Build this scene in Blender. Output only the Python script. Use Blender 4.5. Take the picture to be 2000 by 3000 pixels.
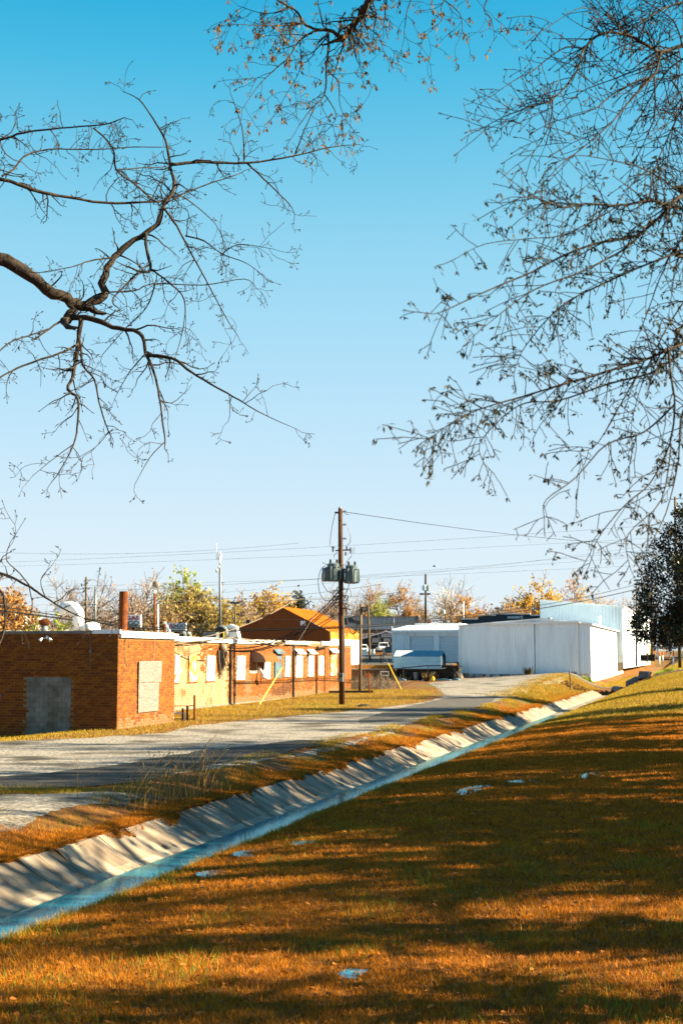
import bpy, math, random
import numpy as np
from mathutils import Vector, Matrix, noise as mnoise
from mathutils.geometry import delaunay_2d_cdt

for o in list(bpy.data.objects):
    bpy.data.objects.remove(o)
scene = bpy.context.scene
COL = scene.collection
R_ = math.radians

# ------------------------------------------------------------------ camera
ZC = 3.0                      # eye height above the yard by the brick building
TH = R_(14.5)                 # the ditch (world Y) runs 14.5 degrees right of the view
FP = 4167.0                   # focal length in photograph pixels (50 mm on 24x36)
PIT = math.atan(420 / FP)     # the camera looks slightly up
cam_d = bpy.data.cameras.new('camera')
cam_d.sensor_fit = 'VERTICAL'; cam_d.sensor_height = 36; cam_d.lens = 50
cam_d.clip_start = 0.1; cam_d.clip_end = 4000
cam_d.dof.use_dof = True; cam_d.dof.focus_distance = 22; cam_d.dof.aperture_fstop = 4.0
cam = bpy.data.objects.new('camera', cam_d); COL.objects.link(cam)
cam.location = (0, 0, ZC); cam.rotation_euler = (math.pi / 2 + PIT, 0, TH)
scene.camera = cam

# ------------------------------------------------------------------ light
SUN_A, SUN_E = R_(12.0), R_(27.0)        # azimuth from +X towards +Y, elevation
world = bpy.data.worlds.new('World'); scene.world = world; world.use_nodes = True
wn = world.node_tree.nodes; wl = world.node_tree.links
sky = wn.new('ShaderNodeTexSky'); sky.sky_type = 'NISHITA'; sky.sun_disc = False
sky.sun_elevation = SUN_E; sky.sun_rotation = math.pi / 2 - SUN_A
sky.air_density = 1.0; sky.dust_density = 0.3; sky.ozone_density = 1.6; sky.altitude = 0
EXPO = 2.25
# the photograph's strong cyan-to-white clear sky: a gradient by elevation (same all round), mixed with the Nishita sky
geo = wn.new('ShaderNodeTexCoord'); sep = wn.new('ShaderNodeSeparateXYZ'); wl.new(geo.outputs['Generated'], sep.inputs[0])
ramp = wn.new('ShaderNodeValToRGB'); wl.new(sep.outputs['Z'], ramp.inputs[0])
stops = [(0.0, (.76,.85,.92)), (.077, (.68,.82,.92)), (.16, (.51,.76,.92)), (.22, (.39,.71,.90)), (.276, (.29,.66,.86)), (.332, (.17,.58,.81)), (.394, (.055,.49,.76)), (.45, (.0,.39,.69)), (.62, (.05,.32,.57)), (.8, (.09,.27,.48)), (1.0, (.10,.25,.44))]  # unseen stops towards the zenith carry added red for a more neutral fill light
while len(ramp.color_ramp.elements) < len(stops): ramp.color_ramp.elements.new(.5)
for e, (p, c) in zip(ramp.color_ramp.elements, stops): e.position = p; e.color = (*c, 1)
scl = wn.new('ShaderNodeVectorMath'); scl.operation = 'SCALE'; scl.inputs['Scale'].default_value = 10.0 / 2 ** EXPO
wl.new(ramp.outputs[0], scl.inputs[0])
mixs = wn.new('ShaderNodeMix'); mixs.data_type = 'RGBA'; mixs.inputs[0].default_value = .97
wl.new(sky.outputs[0], mixs.inputs[6]); wl.new(scl.outputs[0], mixs.inputs[7]); wl.new(mixs.outputs[2], wn['Background'].inputs['Color'])
wn['Background'].inputs['Strength'].default_value = 0.10
sun_d = bpy.data.lights.new('sun', 'SUN'); sun_d.energy = 5.0; sun_d.angle = R_(0.53)
sun_d.color = (1.0, 0.86, 0.56)
sun = bpy.data.objects.new('sun', sun_d); COL.objects.link(sun)
sdir = Vector((math.cos(SUN_E) * math.cos(SUN_A), math.cos(SUN_E) * math.sin(SUN_A), math.sin(SUN_E)))
sun.rotation_euler = sdir.to_track_quat('Z', 'Y').to_euler(); sun.location = (40, 0, 60)
scene.view_settings.view_transform = 'Standard'; scene.view_settings.look = 'None'
scene.view_settings.exposure = EXPO; scene.view_settings.gamma = 1.0
scene.view_settings.use_curve_mapping = False
scene.render.engine = 'CYCLES'

# ------------------------------------------------------------------ photo pixel -> world helpers
def ray(x, y):
    u = (x - 1000) / FP; v = (1500 - y) / FP
    c, s = math.cos(PIT), math.sin(PIT)
    fw = c - v * s; up = s + v * c
    return u * math.cos(TH) - fw * math.sin(TH), fw * math.cos(TH) + u * math.sin(TH), up, fw
def at(x, y, f):                 # the point at forward distance f
    X, Y, up, fw = ray(x, y); t = f / fw
    return Vector((X * t, Y * t, ZC + up * t))
def onY(x, y, Y0):
    X, Y, up, fw = ray(x, y); t = Y0 / Y
    return Vector((X * t, Y0, ZC + up * t))
def onX(x, y, X0):
    X, Y, up, fw = ray(x, y); t = X0 / X
    return Vector((X0, Y * t, ZC + up * t))
def onZ(x, y, z=0.0):
    X, Y, up, fw = ray(x, y); t = (z - ZC) / up
    return Vector((X * t, Y * t, z))
def fwd(X, Y): return -X * math.sin(TH) + Y * math.cos(TH)

# ------------------------------------------------------------------ mesh helpers
class MB:
    def __init__(s): s.v = []; s.f = []; s.r = []
    def add(s, vs, fs, r=0.0):
        b = len(s.v); s.v.extend([tuple(p) for p in vs])
        for f in fs: s.f.append(tuple(i + b for i in f)); s.r.append(r)
        return s
    def quad(s, a, b, c, d, r=0.0): return s.add([a, b, c, d], [(0, 1, 2, 3)], r)
    def box(s, x0, x1, y0, y1, z0, z1, r=0.0):
        return s.add([(x0,y0,z0),(x1,y0,z0),(x1,y1,z0),(x0,y1,z0),(x0,y0,z1),(x1,y0,z1),(x1,y1,z1),(x0,y1,z1)],
                     [(0,3,2,1),(4,5,6,7),(0,1,5,4),(1,2,6,5),(2,3,7,6),(3,0,4,7)], r)
    def prism(s, poly, d):                     # polygon (3D points) pushed along d
        n = len(poly); d = Vector(d); P = [Vector(p) for p in poly]
        return s.add(P + [p + d for p in P], [tuple(range(n))[::-1], tuple(range(n, 2*n))] +
                     [(i, (i+1) % n, n + (i+1) % n, n + i) for i in range(n)])
    def bar(s, a, b, w, h=None):               # rectangular bar a->b
        a = Vector(a); b = Vector(b); h = h or w
        d = (b - a).normalized(); u = d.cross(Vector((0,0,1)))
        if u.length < 1e-3: u = Vector((1,0,0))
        u.normalize(); t = u.cross(d).normalized()
        q = [u*w/2 + t*h/2, -u*w/2 + t*h/2, -u*w/2 - t*h/2, u*w/2 - t*h/2]
        return s.add([a+k for k in q] + [b+k for k in q], [(0,1,2,3),(7,6,5,4)] + [(i,4+i,4+(i+1)%4,(i+1)%4) for i in range(4)])
    def tube(s, pts, rad, n=6, cap=True, r=0.0):
        pts = [Vector(p) for p in pts]; m = len(pts)
        if not hasattr(rad, '__len__'): rad = [rad] * m
        b = len(s.v); pu = None
        for i, p in enumerate(pts):
            d = (pts[min(i+1, m-1)] - pts[max(i-1, 0)])
            if d.length < 1e-9: d = Vector((0,0,1))
            d.normalize()
            if pu is None:
                u = d.cross(Vector((0,0,1)))
                if u.length < 0.05: u = d.cross(Vector((1,0,0)))
            else: u = pu - d * pu.dot(d)
            if u.length < 1e-6: u = d.cross(Vector((0.3,0.8,0.2)))
            u.normalize(); w = d.cross(u); pu = u
            for k in range(n):
                a = 2 * math.pi * k / n
                s.v.append(tuple(p + (u * math.cos(a) + w * math.sin(a)) * rad[i]))
        for i in range(m - 1):
            for k in range(n):
                k2 = (k + 1) % n
                s.f.append((b+i*n+k, b+i*n+k2, b+(i+1)*n+k2, b+(i+1)*n+k)); s.r.append(r)
        if cap and n > 2:
            s.f.append(tuple(b+k for k in range(n))[::-1]); s.r.append(r)
            s.f.append(tuple(b+(m-1)*n+k for k in range(n))); s.r.append(r)
        return s
    def cyl(s, base, r, h, n=16, r2=None, d=(0,0,1)):
        base = Vector(base); return s.tube([base, base + Vector(d) * h], [r, r if r2 is None else r2], n)
    def lathe(s, c, prof, n=18, d=(0,0,1)):     # prof: (radius, height) list along d
        c = Vector(c); d = Vector(d)
        return s.tube([c + d * h for _, h in prof], [max(q, 1e-4) for q, _ in prof], n)
    def ball(s, c, r, n=10):
        pr = [(r*math.sin(math.pi*i/n), -r*math.cos(math.pi*i/n)) for i in range(n+1)]
        return s.lathe(c, pr, n*2)
    def build(s, name, mat, parent=None, kind=None, smooth=False, label=None, cat=None, group=None, rnd=False):
        V = np.array(s.v, dtype=np.float64).reshape(-1, 3)
        if parent is not None:
            root = parent
            while root.parent: root = root.parent
            off = np.array(root.location)
        else:
            mn = V.min(0); mx = V.max(0); off = np.array([(mn[0]+mx[0])/2, (mn[1]+mx[1])/2, mn[2]])
            if kind == 'structure': off = np.zeros(3)
        me = bpy.data.meshes.new(name)
        me.from_pydata([tuple(q) for q in (V - off)], [], s.f)
        if smooth: me.polygons.foreach_set('use_smooth', [True] * len(me.polygons))
        if rnd:
            a = me.attributes.new('rnd', 'FLOAT', 'FACE'); a.data.foreach_set('value', s.r)
        me.materials.append(mat)
        o = bpy.data.objects.new(name, me); COL.objects.link(o)
        if parent is not None: o.parent = parent
        else: o.location = off
        tag(o, label, cat, group, kind)
        return o
def tag(o, label=None, cat=None, group=None, kind=None):
    if label: o['label'] = label
    if cat: o['category'] = cat
    if group: o['group'] = group
    if kind: o['kind'] = kind
    return o
def thing(name, label, cat, loc, group=None):
    o = bpy.data.objects.new(name, None); COL.objects.link(o); o.location = loc
    o.empty_display_size = 0.2
    return tag(o, label, cat, group)
def copy_tree(o, loc, label=None, parent=None):
    c = o.copy(); COL.objects.link(c)
    if parent: c.parent = parent
    else: c.location = loc
    if label: c['label'] = label
    for ch in list(o.children): copy_tree(ch, None, None, c)
    return c

# ------------------------------------------------------------------ materials
MATS = {}; ALB = .36
def mat(name, c1, c2=None, rough=0.8, scale=3.0, detail=6, stretch=(1,1,1), metal=0.0, bump=0.0, bscale=None,
        contrast=(0.35, 0.65), attr=None, amount=1.0, spec=0.3, coords='Object', transl=0.0, c3=None, s3=0.6, t3=(0.5,0.7), raw=False):
    """base colour c1..c2 mixed by noise (or a per-face / per-object random), a third colour as stains"""
    if name in MATS: return MATS[name]
    def adj(c):
        if c is None or raw or max(c) > .64: return c
        m_ = max(c); return tuple(v * ALB * (v / m_) ** .3 for v in c)
    c1, c2, c3 = adj(c1), adj(c2), adj(c3)
    m = bpy.data.materials.new(name); m.use_nodes = True
    nt = m.node_tree; n = nt.nodes; l = nt.links; bs = n['Principled BSDF']; out = n['Material Output']
    bs.inputs['Roughness'].default_value = rough; bs.inputs['Metallic'].default_value = metal
    bs.inputs['Specular IOR Level'].default_value = spec
    tc = n.new('ShaderNodeTexCoord'); mp = n.new('ShaderNodeMapping'); mp.inputs['Scale'].default_value = stretch
    l.new(tc.outputs[coords], mp.inputs['Vector'])
    col = None
    if c2 is not None:
        nz = n.new('ShaderNodeTexNoise'); nz.inputs['Scale'].default_value = scale; nz.inputs['Detail'].default_value = detail
        l.new(mp.outputs[0], nz.inputs['Vector'])
        mr = n.new('ShaderNodeMapRange'); mr.inputs[1].default_value = contrast[0]; mr.inputs[2].default_value = contrast[1]
        l.new(nz.outputs['Fac'], mr.inputs[0]); fac = mr.outputs[0]
        if attr:
            if attr == 'object':
                oi = n.new('ShaderNodeObjectInfo'); av = oi.outputs['Random']
            else:
                at_ = n.new('ShaderNodeAttribute'); at_.attribute_name = attr; av = at_.outputs['Fac']
                if attr == 'rnd':
                    oi = n.new('ShaderNodeObjectInfo'); ad = n.new('ShaderNodeMath'); ad.operation = 'ADD'
                    l.new(av, ad.inputs[0]); l.new(oi.outputs['Random'], ad.inputs[1])
                    fr = n.new('ShaderNodeMath'); fr.operation = 'FRACT'; l.new(ad.outputs[0], fr.inputs[0]); av = fr.outputs[0]
            mx = n.new('ShaderNodeMix'); mx.data_type = 'FLOAT'; mx.inputs[0].default_value = amount
            l.new(fac, mx.inputs[2]); l.new(av, mx.inputs[3]); fac = mx.outputs[0]
        cm = n.new('ShaderNodeMix'); cm.data_type = 'RGBA'
        cm.inputs[6].default_value = (*c1, 1); cm.inputs[7].default_value = (*c2, 1)
        l.new(fac, cm.inputs[0]); col = cm.outputs[2]
        if c3 is not None:
            n3 = n.new('ShaderNodeTexNoise'); n3.inputs['Scale'].default_value = s3; n3.inputs['Detail'].default_value = 8
            l.new(mp.outputs[0], n3.inputs['Vector'])
            m3 = n.new('ShaderNodeMapRange'); m3.inputs[1].default_value = t3[0]; m3.inputs[2].default_value = t3[1]
            l.new(n3.outputs['Fac'], m3.inputs[0])
            c_ = n.new('ShaderNodeMix'); c_.data_type = 'RGBA'; c_.inputs[7].default_value = (*c3, 1)
            l.new(m3.outputs[0], c_.inputs[0]); l.new(col, c_.inputs[6]); col = c_.outputs[2]
        l.new(col, bs.inputs['Base Color'])
    else:
        bs.inputs['Base Color'].default_value = (*c1, 1)
    if bump:
        nb = n.new('ShaderNodeTexNoise'); nb.inputs['Scale'].default_value = bscale or scale * 4; nb.inputs['Detail'].default_value = 4
        l.new(mp.outputs[0], nb.inputs['Vector'])
        bp = n.new('ShaderNodeBump'); bp.inputs['Strength'].default_value = min(1, bump); bp.inputs['Distance'].default_value = 0.02
        l.new(nb.outputs['Fac'], bp.inputs['Height']); l.new(bp.outputs[0], bs.inputs['Normal'])
    if transl:
        tr = n.new('ShaderNodeBsdfTranslucent'); ms = n.new('ShaderNodeMixShader'); ms.inputs[0].default_value = transl
        if col: l.new(col, tr.inputs['Color'])
        else: tr.inputs['Color'].default_value = (*c1, 1)
        l.new(bs.outputs[0], ms.inputs[1]); l.new(tr.outputs[0], ms.inputs[2]); l.new(ms.outputs[0], out.inputs['Surface'])
    MATS[name] = m
    return m
M_brick = mat('brick', (.10,.021,.002), (.24,.076,.0035), rough=.85, scale=9, raw=True, attr='rnd', amount=.75, bump=.3, bscale=60)
M_mortar = mat('mortar', (.15,.078,.028), (.27,.165,.068), .9, 12, raw=True)
M_cream = mat('painted_brick', (.25,.165,.088), (.35,.25,.145), .8, 1.2, raw=True, c3=(.15,.06,.012), s3=.9, t3=(.56,.68), attr='rnd', amount=.3)
M_block = mat('concrete_block', (.085,.075,.055), (.21,.215,.20), .9, 1.6, raw=True, attr='rnd', amount=.35, bump=.4, bscale=60)
M_found = mat('foundation', (.42,.38,.34), (.62,.58,.52), .9, 2)
M_fascia = mat('white_metal_trim', (.62,.66,.70), (.78,.80,.80), .5, 3, c3=(.34,.26,.2), s3=3, t3=(.62,.72))
M_tar = mat('roof_gravel', (.42,.34,.27), (.66,.58,.50), .95, 8, bump=.5)
M_ply = mat('plywood', (.40,.34,.32), (.56,.49,.45), .85, 2.2, stretch=(1,1,7), c3=(.30,.22,.17), s3=1.3, t3=(.58,.75))
M_white = mat('white_paint', (.74,.75,.76), (.84,.85,.86), .55, 2.0)
M_whitemetal = mat('white_metal_siding', (.72,.81,.89), (.78,.87,.93), .5, .35, stretch=(1,1,.16), c3=(.645,.70,.745), s3=1.3, t3=(.50,.72))
M_wornwhite = mat('worn_white_board', (.68,.70,.72), (.82,.82,.80), .7, 2.5, c3=(.55,.27,.07), s3=1.8, t3=(.60,.68))
M_rustboard = mat('rusty_board', (.55,.22,.03), (.66,.33,.07), .8, 2.5, c3=(.78,.76,.70), s3=2.0, t3=(.52,.60))
M_blueboard = mat('blue_grey_board', (.16,.28,.36), (.25,.40,.48), .7, 2.5, c3=(.28,.12,.03), s3=2.2, t3=(.56,.66))
M_greyboard = mat('weathered_board', (.34,.38,.42), (.66,.64,.62), .8, 1.5, stretch=(1,1,.3), c3=(.20,.15,.12), s3=2, t3=(.6,.75))
M_rust = mat('rusty_steel', (.26,.075,.012), (.48,.17,.03), .85, 5, metal=.1, bump=.2)
M_darkiron = mat('dark_iron', (.035,.025,.02), (.07,.05,.04), .7, 8)
M_black = mat('black_rubber', (.012,.012,.012), None, .6)
M_galv = mat('galvanised_steel', (.42,.46,.49), (.56,.60,.62), .45, 6, metal=.3)
M_wood = mat('pole_wood', (.075,.028,.012), (.24,.11,.04), .85, 3, stretch=(6,6,.35), bump=.5, bscale=20)
M_greywood = mat('grey_wood', (.24,.17,.11), (.42,.32,.22), .85, 3, stretch=(5,5,.4))
M_trans = mat('transformer_paint', (.20,.27,.30), (.30,.38,.41), .45, 4)
M_porc = mat('porcelain', (.10,.06,.045), None, .25, spec=.6)
M_wire = mat('wire_black', (.014,.012,.012), None, .5)
M_wirel = mat('wire_aluminium', (.34,.32,.30), None, .5)
M_cable = mat('cable_cream', (.50,.40,.30), None, .6)
M_yellow = mat('yellow_plastic', (.80,.52,.02), None, .5)
M_orange = mat('orange_paint', (.70,.15,.02), None, .5)
M_glass = mat('dark_glass', (.012,.014,.016), None, .08, spec=.8)
M_lens = mat('lamp_lens', (.55,.52,.40), None, .2, spec=.6)
M_awn = mat('awning_canvas', (.50,.17,.025), (.62,.24,.05), .8, 4)
M_awnside = mat('awning_side', (.52,.42,.36), None, .8)
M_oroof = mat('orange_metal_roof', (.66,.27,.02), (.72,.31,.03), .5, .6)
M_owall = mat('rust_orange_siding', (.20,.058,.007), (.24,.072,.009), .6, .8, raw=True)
M_bark = mat('bark', (.012,.008,.0055), (.043,.028,.017), .9, 14, bump=.6, bscale=50, raw=True)
M_twig = mat('twig', (.014,.011,.0095), (.03,.022,.018), .85, 12, raw=True)
M_conc = mat('channel_concrete', (.185,.135,.095), (.34,.27,.205), .85, 1.1, stretch=(.45,1.9,.45), bump=.35, bscale=30,
             c3=(.10,.07,.045), s3=1.3, t3=(.47,.70), raw=True)
M_toe = mat('toe_concrete', (.27,.21,.15), (.38,.31,.24), .85, 2, raw=True, c3=(.16,.11,.07), s3=2.5, t3=(.55,.7))
M_conc2 = mat('grey_concrete', (.34,.34,.33), (.50,.50,.48), .85, 1.5, c3=(.22,.20,.18), s3=1, t3=(.55,.7))
M_asph = mat('asphalt', (.014,.012,.0105), (.042,.035,.03), .85, 1.2, raw=True, bump=.6, bscale=50, c3=(.10,.085,.07), s3=30, t3=(.62,.70))
M_gravel = mat('gravel_surface', (.11,.097,.083), (.35,.305,.265), .95, 9, detail=12, bump=1, bscale=22, c3=(.055,.045,.035), s3=.45, t3=(.50,.66), raw=True, contrast=(.38,.62))
M_dirtroad = mat('pale_road', (.34,.29,.25), (.50,.44,.39), .95, 3, detail=10, bump=.5, c3=(.20,.17,.14), s3=.7, t3=(.55,.72))
# ------------------------------------------------------------------ terrain
def sm(a, b, x):
    t = np.clip((x - a) / (b - a), 0, 1); return t * t * (3 - 2 * t)
XR, XL, XT = -9.06, -10.05, -11.05          # water's right edge, left edge, top of the slabs
YEND = 138.0                                # the culvert
def Rlawn(Y): return np.interp(Y, [-60, 6, 12, 40, 70, 100, 137, 160, 260], [-.35, -.35, -.36, -.32, .0, .7, 1.7, 1.85, 3.2])
PUD = [((650,2560),.36,.36),((745,2500),.32,.42),((1400,2315),.42,1.3),((1560,2290),.6,.5),((1745,2272),.36,1.2),((1055,2852),.2,.2),((890,2470),.22,.3)]
PUDS = []
def Hs(X, Y):
    X = np.asarray(X, float); Y = np.asarray(Y, float)
    # yard left of the ditch
    zl = .5 * sm(80, 140, Y) + 0 * X
    zl = zl + sm(98, 150, Y) * sm(-27, -12.5, X) * .72
    zl = zl - .34 * sm(-23.6, -28, X) * sm(58, 53, Y)
    up = 2.0 + .0115 * (Y - 141)
    xs_ = -27.17 + np.clip(157 - Y, 0, 20) * .1747; k = sm(140.6, 141.4, Y) * sm(0, -.25, X - xs_)
    zl = zl * (1 - k) + up * k
    k2 = sm(165, 215, Y) * (1 - sm(0, -.25, X - xs_))
    zl = zl * (1 - k2) + np.maximum(up * .72, 2.0) * k2
    x0_ = -12.9 - 2.6 * sm(85, 128, Y); kd = sm(0, 1, np.clip((X - x0_) / (-11.06 - x0_), 0, 1)); zl = zl * (1 - kd) - .30 * kd
    # lawn right of the ditch
    zr0 = -.66; R = Rlawn(Y)
    t = np.clip((X + 8.9) / 8.0, 0, None)
    zr = zr0 + (R - zr0) * (1 - np.exp(-1.9 * t)) / (1 - math.exp(-1.9))
    zr = np.where(X > -.9, R + np.clip(X + .9, 0, 30) * .045 * sm(20, 60, Y) , zr)
    d2 = np.sqrt(X * X + Y * Y)
    zr = zr + np.where(Y < 14, 1.75 * np.clip(1 - d2 / 10.5, 0, 1) ** 1.6, 0)
    nz = .5 - .5 * np.cos(X * .9 + 1.3 * np.sin(Y * .37)) * np.cos(Y * .55 + 1.1 * np.sin(X * .6))
    zr = zr + .045 * (nz - .5)
    for (px, py, pz, rx, ry) in PUDS:
        g = np.exp(-(((X - px) / rx) ** 2 + ((Y - py) / ry) ** 2))
        rip = .5 + .32 * np.sin(X * 8.1 + 2 * np.sin(Y * 3.3)) * np.sin(Y * 7.7 + 2 * np.sin(X * 4.1)) + .18 * np.sin(X * 23 + 3 * np.sin(Y * 9)) * np.sin(Y * 31 + X * 5)
        zr = zr * (1 - .9 * g) + (pz - .034 + .07 * rip) * .9 * g
    # the channel between
    w = sm(XT - .02, XT - .01, X)
    zch = np.where(X < XL, -.92 + (XL - X) / (XL - XT) * .55, -.97)
    zch = np.where(X > XR, -.97, zch)
    inch = (X > XT - .001) & (X < -8.92)
    z = np.where(X < XT, zl, np.where(X > -8.92, zr, zch))
    # beyond the culvert the two sides join
    rd = np.where(X < -10, zl, zr)
    mid = zl * (1 - sm(-14, -6, X)) + zr * sm(-14, -6, X)
    kk = sm(YEND - .3, YEND + .6, Y)
    z = np.where(Y > YEND - .3, z * (1 - kk) + mid * kk, z)
    far = sm(230, 420, Y)
    z = z * (1 - far) + 4.4 * far
    return z
def H(x, y): return float(Hs(np.array([x]), np.array([y]))[0])
def ground_at(px, py):             # the terrain point a photograph pixel looks at
    X, Y, up, fw = ray(px, py); lo = 5.0; t = 5.0
    while t < 900:
        if ZC + up * t <= H(X * t, Y * t): break
        t *= 1.01
    a, b = t / 1.01, t
    for _ in range(30):
        m = (a + b) / 2
        if ZC + up * m <= H(X * m, Y * m): b = m
        else: a = m
    return Vector((X * b, Y * b, H(X * b, Y * b)))
_p = [ground_at(*q[0]) for q in PUD]
PUDS = [(p.x, p.y, p.z, q[1], q[2]) for p, q in zip(_p, PUD)]

gx = np.unique(np.concatenate([-np.geomspace(60, 900, 26), np.arange(-60, -32, 1.5), np.arange(-32, -12.6, .5), np.arange(-12.6, XT - .02, .15),
     [XT - .011, XT, XL, -9.5, XR, -8.925, -8.915], np.arange(-8.8, 0.6, .22), np.arange(.8, 14, .7), np.geomspace(15, 900, 22)]))
gy = np.unique(np.concatenate([np.arange(-60, 8, 2.0), np.arange(8, 45, .3), np.arange(45, 110, .6), np.arange(110, 165, .7), [YEND - .3, YEND + .6], np.arange(165, 300, 4.0), np.geomspace(300, 3000, 24)]))
GX, GY = np.meshgrid(gx, gy); GZ = Hs(GX, GY)
nx, ny = len(gx), len(gy)
me = bpy.data.meshes.new('ground')
V = np.stack([GX.ravel(), GY.ravel(), GZ.ravel()], 1)
idx = np.arange(nx * ny).reshape(ny, nx)
Fq = np.stack([idx[:-1,:-1].ravel(), idx[:-1,1:].ravel(), idx[1:,1:].ravel(), idx[1:,:-1].ravel()], 1)
me.from_pydata(V.tolist(), [], Fq.tolist())
me.polygons.foreach_set('use_smooth', [True] * len(me.polygons))
M_ground = mat('dry_grass_ground', (.055,.015,.0009), (.21,.075,.004), .95, 3.5, detail=12, bump=1.0, bscale=22, contrast=(.3,.7),
               c3=(.12,.10,.008), s3=.16, t3=(.52,.70), raw=True)
me.materials.append(M_ground)
ground = bpy.data.objects.new('ground', me); COL.objects.link(ground); ground['kind'] = 'structure'
def sheet(name, poly, material, lift, step=1.0, rough=.25, seed=1, dz=None):
    """a thin sheet draped over the terrain inside a polygon with a ragged outline"""
    rg = random.Random(seed); pts = []
    n = len(poly)
    for i in range(n):
        a = Vector(poly[i][:2]); b = Vector(poly[(i+1) % n][:2]); k = max(1, int((b - a).length / (step * .35)))
        for j in range(k):
            p = a.lerp(b, j / k); q = mnoise.noise_vector(Vector((p.x * .9, p.y * .9, seed * 3.1))); q2 = mnoise.noise_vector(Vector((p.x * 3.3, p.y * 3.3, seed)))
            pts.append(Vector((p.x + (q.x + .5 * q2.x) * rough, p.y + (q.y + .5 * q2.y) * rough * 2)))
    ns = len(pts); edges = [(i, (i+1) % ns) for i in range(ns)]
    xs = [p.x for p in pts]; ys = [p.y for p in pts]
    x = min(xs)
    while x < max(xs):
        y = min(ys)
        while y < max(ys):
            pts.append(Vector((x + rg.uniform(-.1,.1) * step, y + rg.uniform(-.1,.1) * step))); y += step
        x += step
    vs, es, fs, *_ = delaunay_2d_cdt(pts, edges, [tuple(range(ns))], 1, 1e-4)
    va = np.array([(v.x, v.y) for v in vs]); z = Hs(va[:,0], va[:,1]) + lift
    mb = MB(); mb.v = [(a, b, c) for (a, b), c in zip(va, z)]; mb.f = [tuple(f) for f in fs]; mb.r = [0] * len(fs)
    o = mb.build(name, material, kind='structure', smooth=True)
    # faces must look up
    if len(o.data.polygons) and sum(p.normal.z for p in o.data.polygons) < 0: o.data.flip_normals()
    return o
# gravel yard, the two worn asphalt strips, the pale road over the culvert
sheet('gravel_yard', [(-60,30),(-30,38),(-24.2,46),(-22,48.5),(-20.6,52),(-21.4,58),(-20.5,66),(-18.6,78),(-17.8,90),(-18.4,100),(-21,112),(-25,128),(-24.3,139.5),
      (-26.3,154.5),(-20,156.2),(-14.5,150),(-13.4,132),(-14.5,118),(-13.2,104),(-13.4,90),(-13.6,70),(-12.4,56),(-12.1,45),(-12.9,36),(-13.4,32.3),(-16,29.6),(-19,27.5),(-60,24)], M_gravel, .012, .9, .35, 3)
sheet('gravel_patch', [(-11.9,30),(-12.5,26),(-12.1,22),(-13,18),(-30,12),(-30,23.5),(-16,27.3),(-13.4,29.6)], M_gravel, .012, .6, .3, 5)
sheet('asphalt_strip', [(-30,25.2),(-15.3,28.9),(-14,30.5),(-13.15,32.2),(-13.4,37),(-12.8,41.2),(-12.8,46.2),(-13.3,49),(-14.2,48.8),(-15.5,42.9),(-15.8,36.4),(-17,32.2),(-30,28.2)], M_asph, .024, .6, .22, 7)
sheet('asphalt_strip', [(-15.9,64.8),(-17.1,77.4),(-17.6,96),(-14.7,101),(-13.2,87),(-12.7,76),(-13.6,69.3),(-15,61.6)], mat('worn_asphalt', (.045,.040,.037), (.085,.075,.068), .9, 1.5, raw=True, c3=(.15,.13,.115), s3=12, t3=(.55,.68)), .024, .8, .2, 8)
sheet('road', [(-27,150),(-18,152.5),(-12,153.5),(-8,150.5),(-3,148.5),(30,146),(30,151),(-3,153.5),(-9,155.5),(-13,156.4),(-26,156.3)], M_dirtroad, .03, 1.0, .25, 9)
sheet('parking_lot', [(-90,150),(-34,143),(-25.2,142),(-27.8,158),(-27.8,200),(-28,225),(-90,235)], mat('worn_asphalt_lot', (.13,.12,.12), (.2,.19,.18), .9, 1), .02, 4, .3, 11)

# ------------------------------------------------------------------ the concrete drainage channel
ch = bpy.data.objects.new('drainage_channel', None); COL.objects.link(ch); ch['kind'] = 'structure'; ch.location = (XL, 20, -.9)
rs = random.Random(4)
y = 6.0; SL = 3.1
while y < YEND - .2:
    y1 = min(y + SL, YEND); e = .012 + rs.random() * .012
    za = -.83 + rs.uniform(-.006, .006); zt = -.31 + rs.uniform(-.012, .012); xt = XT + rs.uniform(-.04, .12)
    mb = MB(); toe = MB(); sg = 5
    for i in range(sg):                     # left slope with a slightly flared toe
        a0 = y + e + (y1 - y - 2*e) * i / sg; a1 = y + e + (y1 - y - 2*e) * (i + 1) / sg
        xt_ = xt; xt = xt_ + .10 * mnoise.noise(Vector((a0 * .9, 3, 1)))
        pr = [(XL + .10, za - .03), (XL - .05, za + .035), (XL - .22, za + .10), (XL - .6, za + .31), (xt, zt), (xt - .10, zt - .005), (xt - .10, zt - .14)]
        for (x0, z0), (x1, z1) in zip(pr[:-1], pr[1:]):
            (toe if x1 == XL - .22 else mb).quad((x0, a0, z0), (x0, a1, z0), (x1, a1, z1), (x1, a0, z1))
        xt = xt_
    for yy in (y + e, y1 - e):              # panel ends down into the joint
        pr2 = pr + [(XL + .1, za - .16)]
        mb.add([(a, yy, b) for a, b in pr2], [tuple(range(len(pr2)))])
    sl_ = mb.build('slab', M_conc, ch); toe.build('toe_strip', M_toe, sl_)
    y = y1
mb = MB()                                   # channel floor, drier towards the culvert
ys = np.arange(6, YEND + 14, .5); xs = np.linspace(XL - .02, XR + .02, 7)
def floor_z(x, y):
    return -.885 + .10 * float(sm(64, 104, y)) + .035 * mnoise.noise(Vector((x * 2.2, y * .5, 3))) + .02 * mnoise.noise(Vector((x * 5, y * 1.7, 8)))
for a, b in zip(ys[:-1], ys[1:]):
    for c, d in zip(xs[:-1], xs[1:]):
        mb.quad((c,a,floor_z(c,a)), (d,a,floor_z(d,a)), (d,b,floor_z(d,b)), (c,b,floor_z(c,b)))
mb.build('floor_slab', M_conc, ch, smooth=True)
mb = MB()
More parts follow.
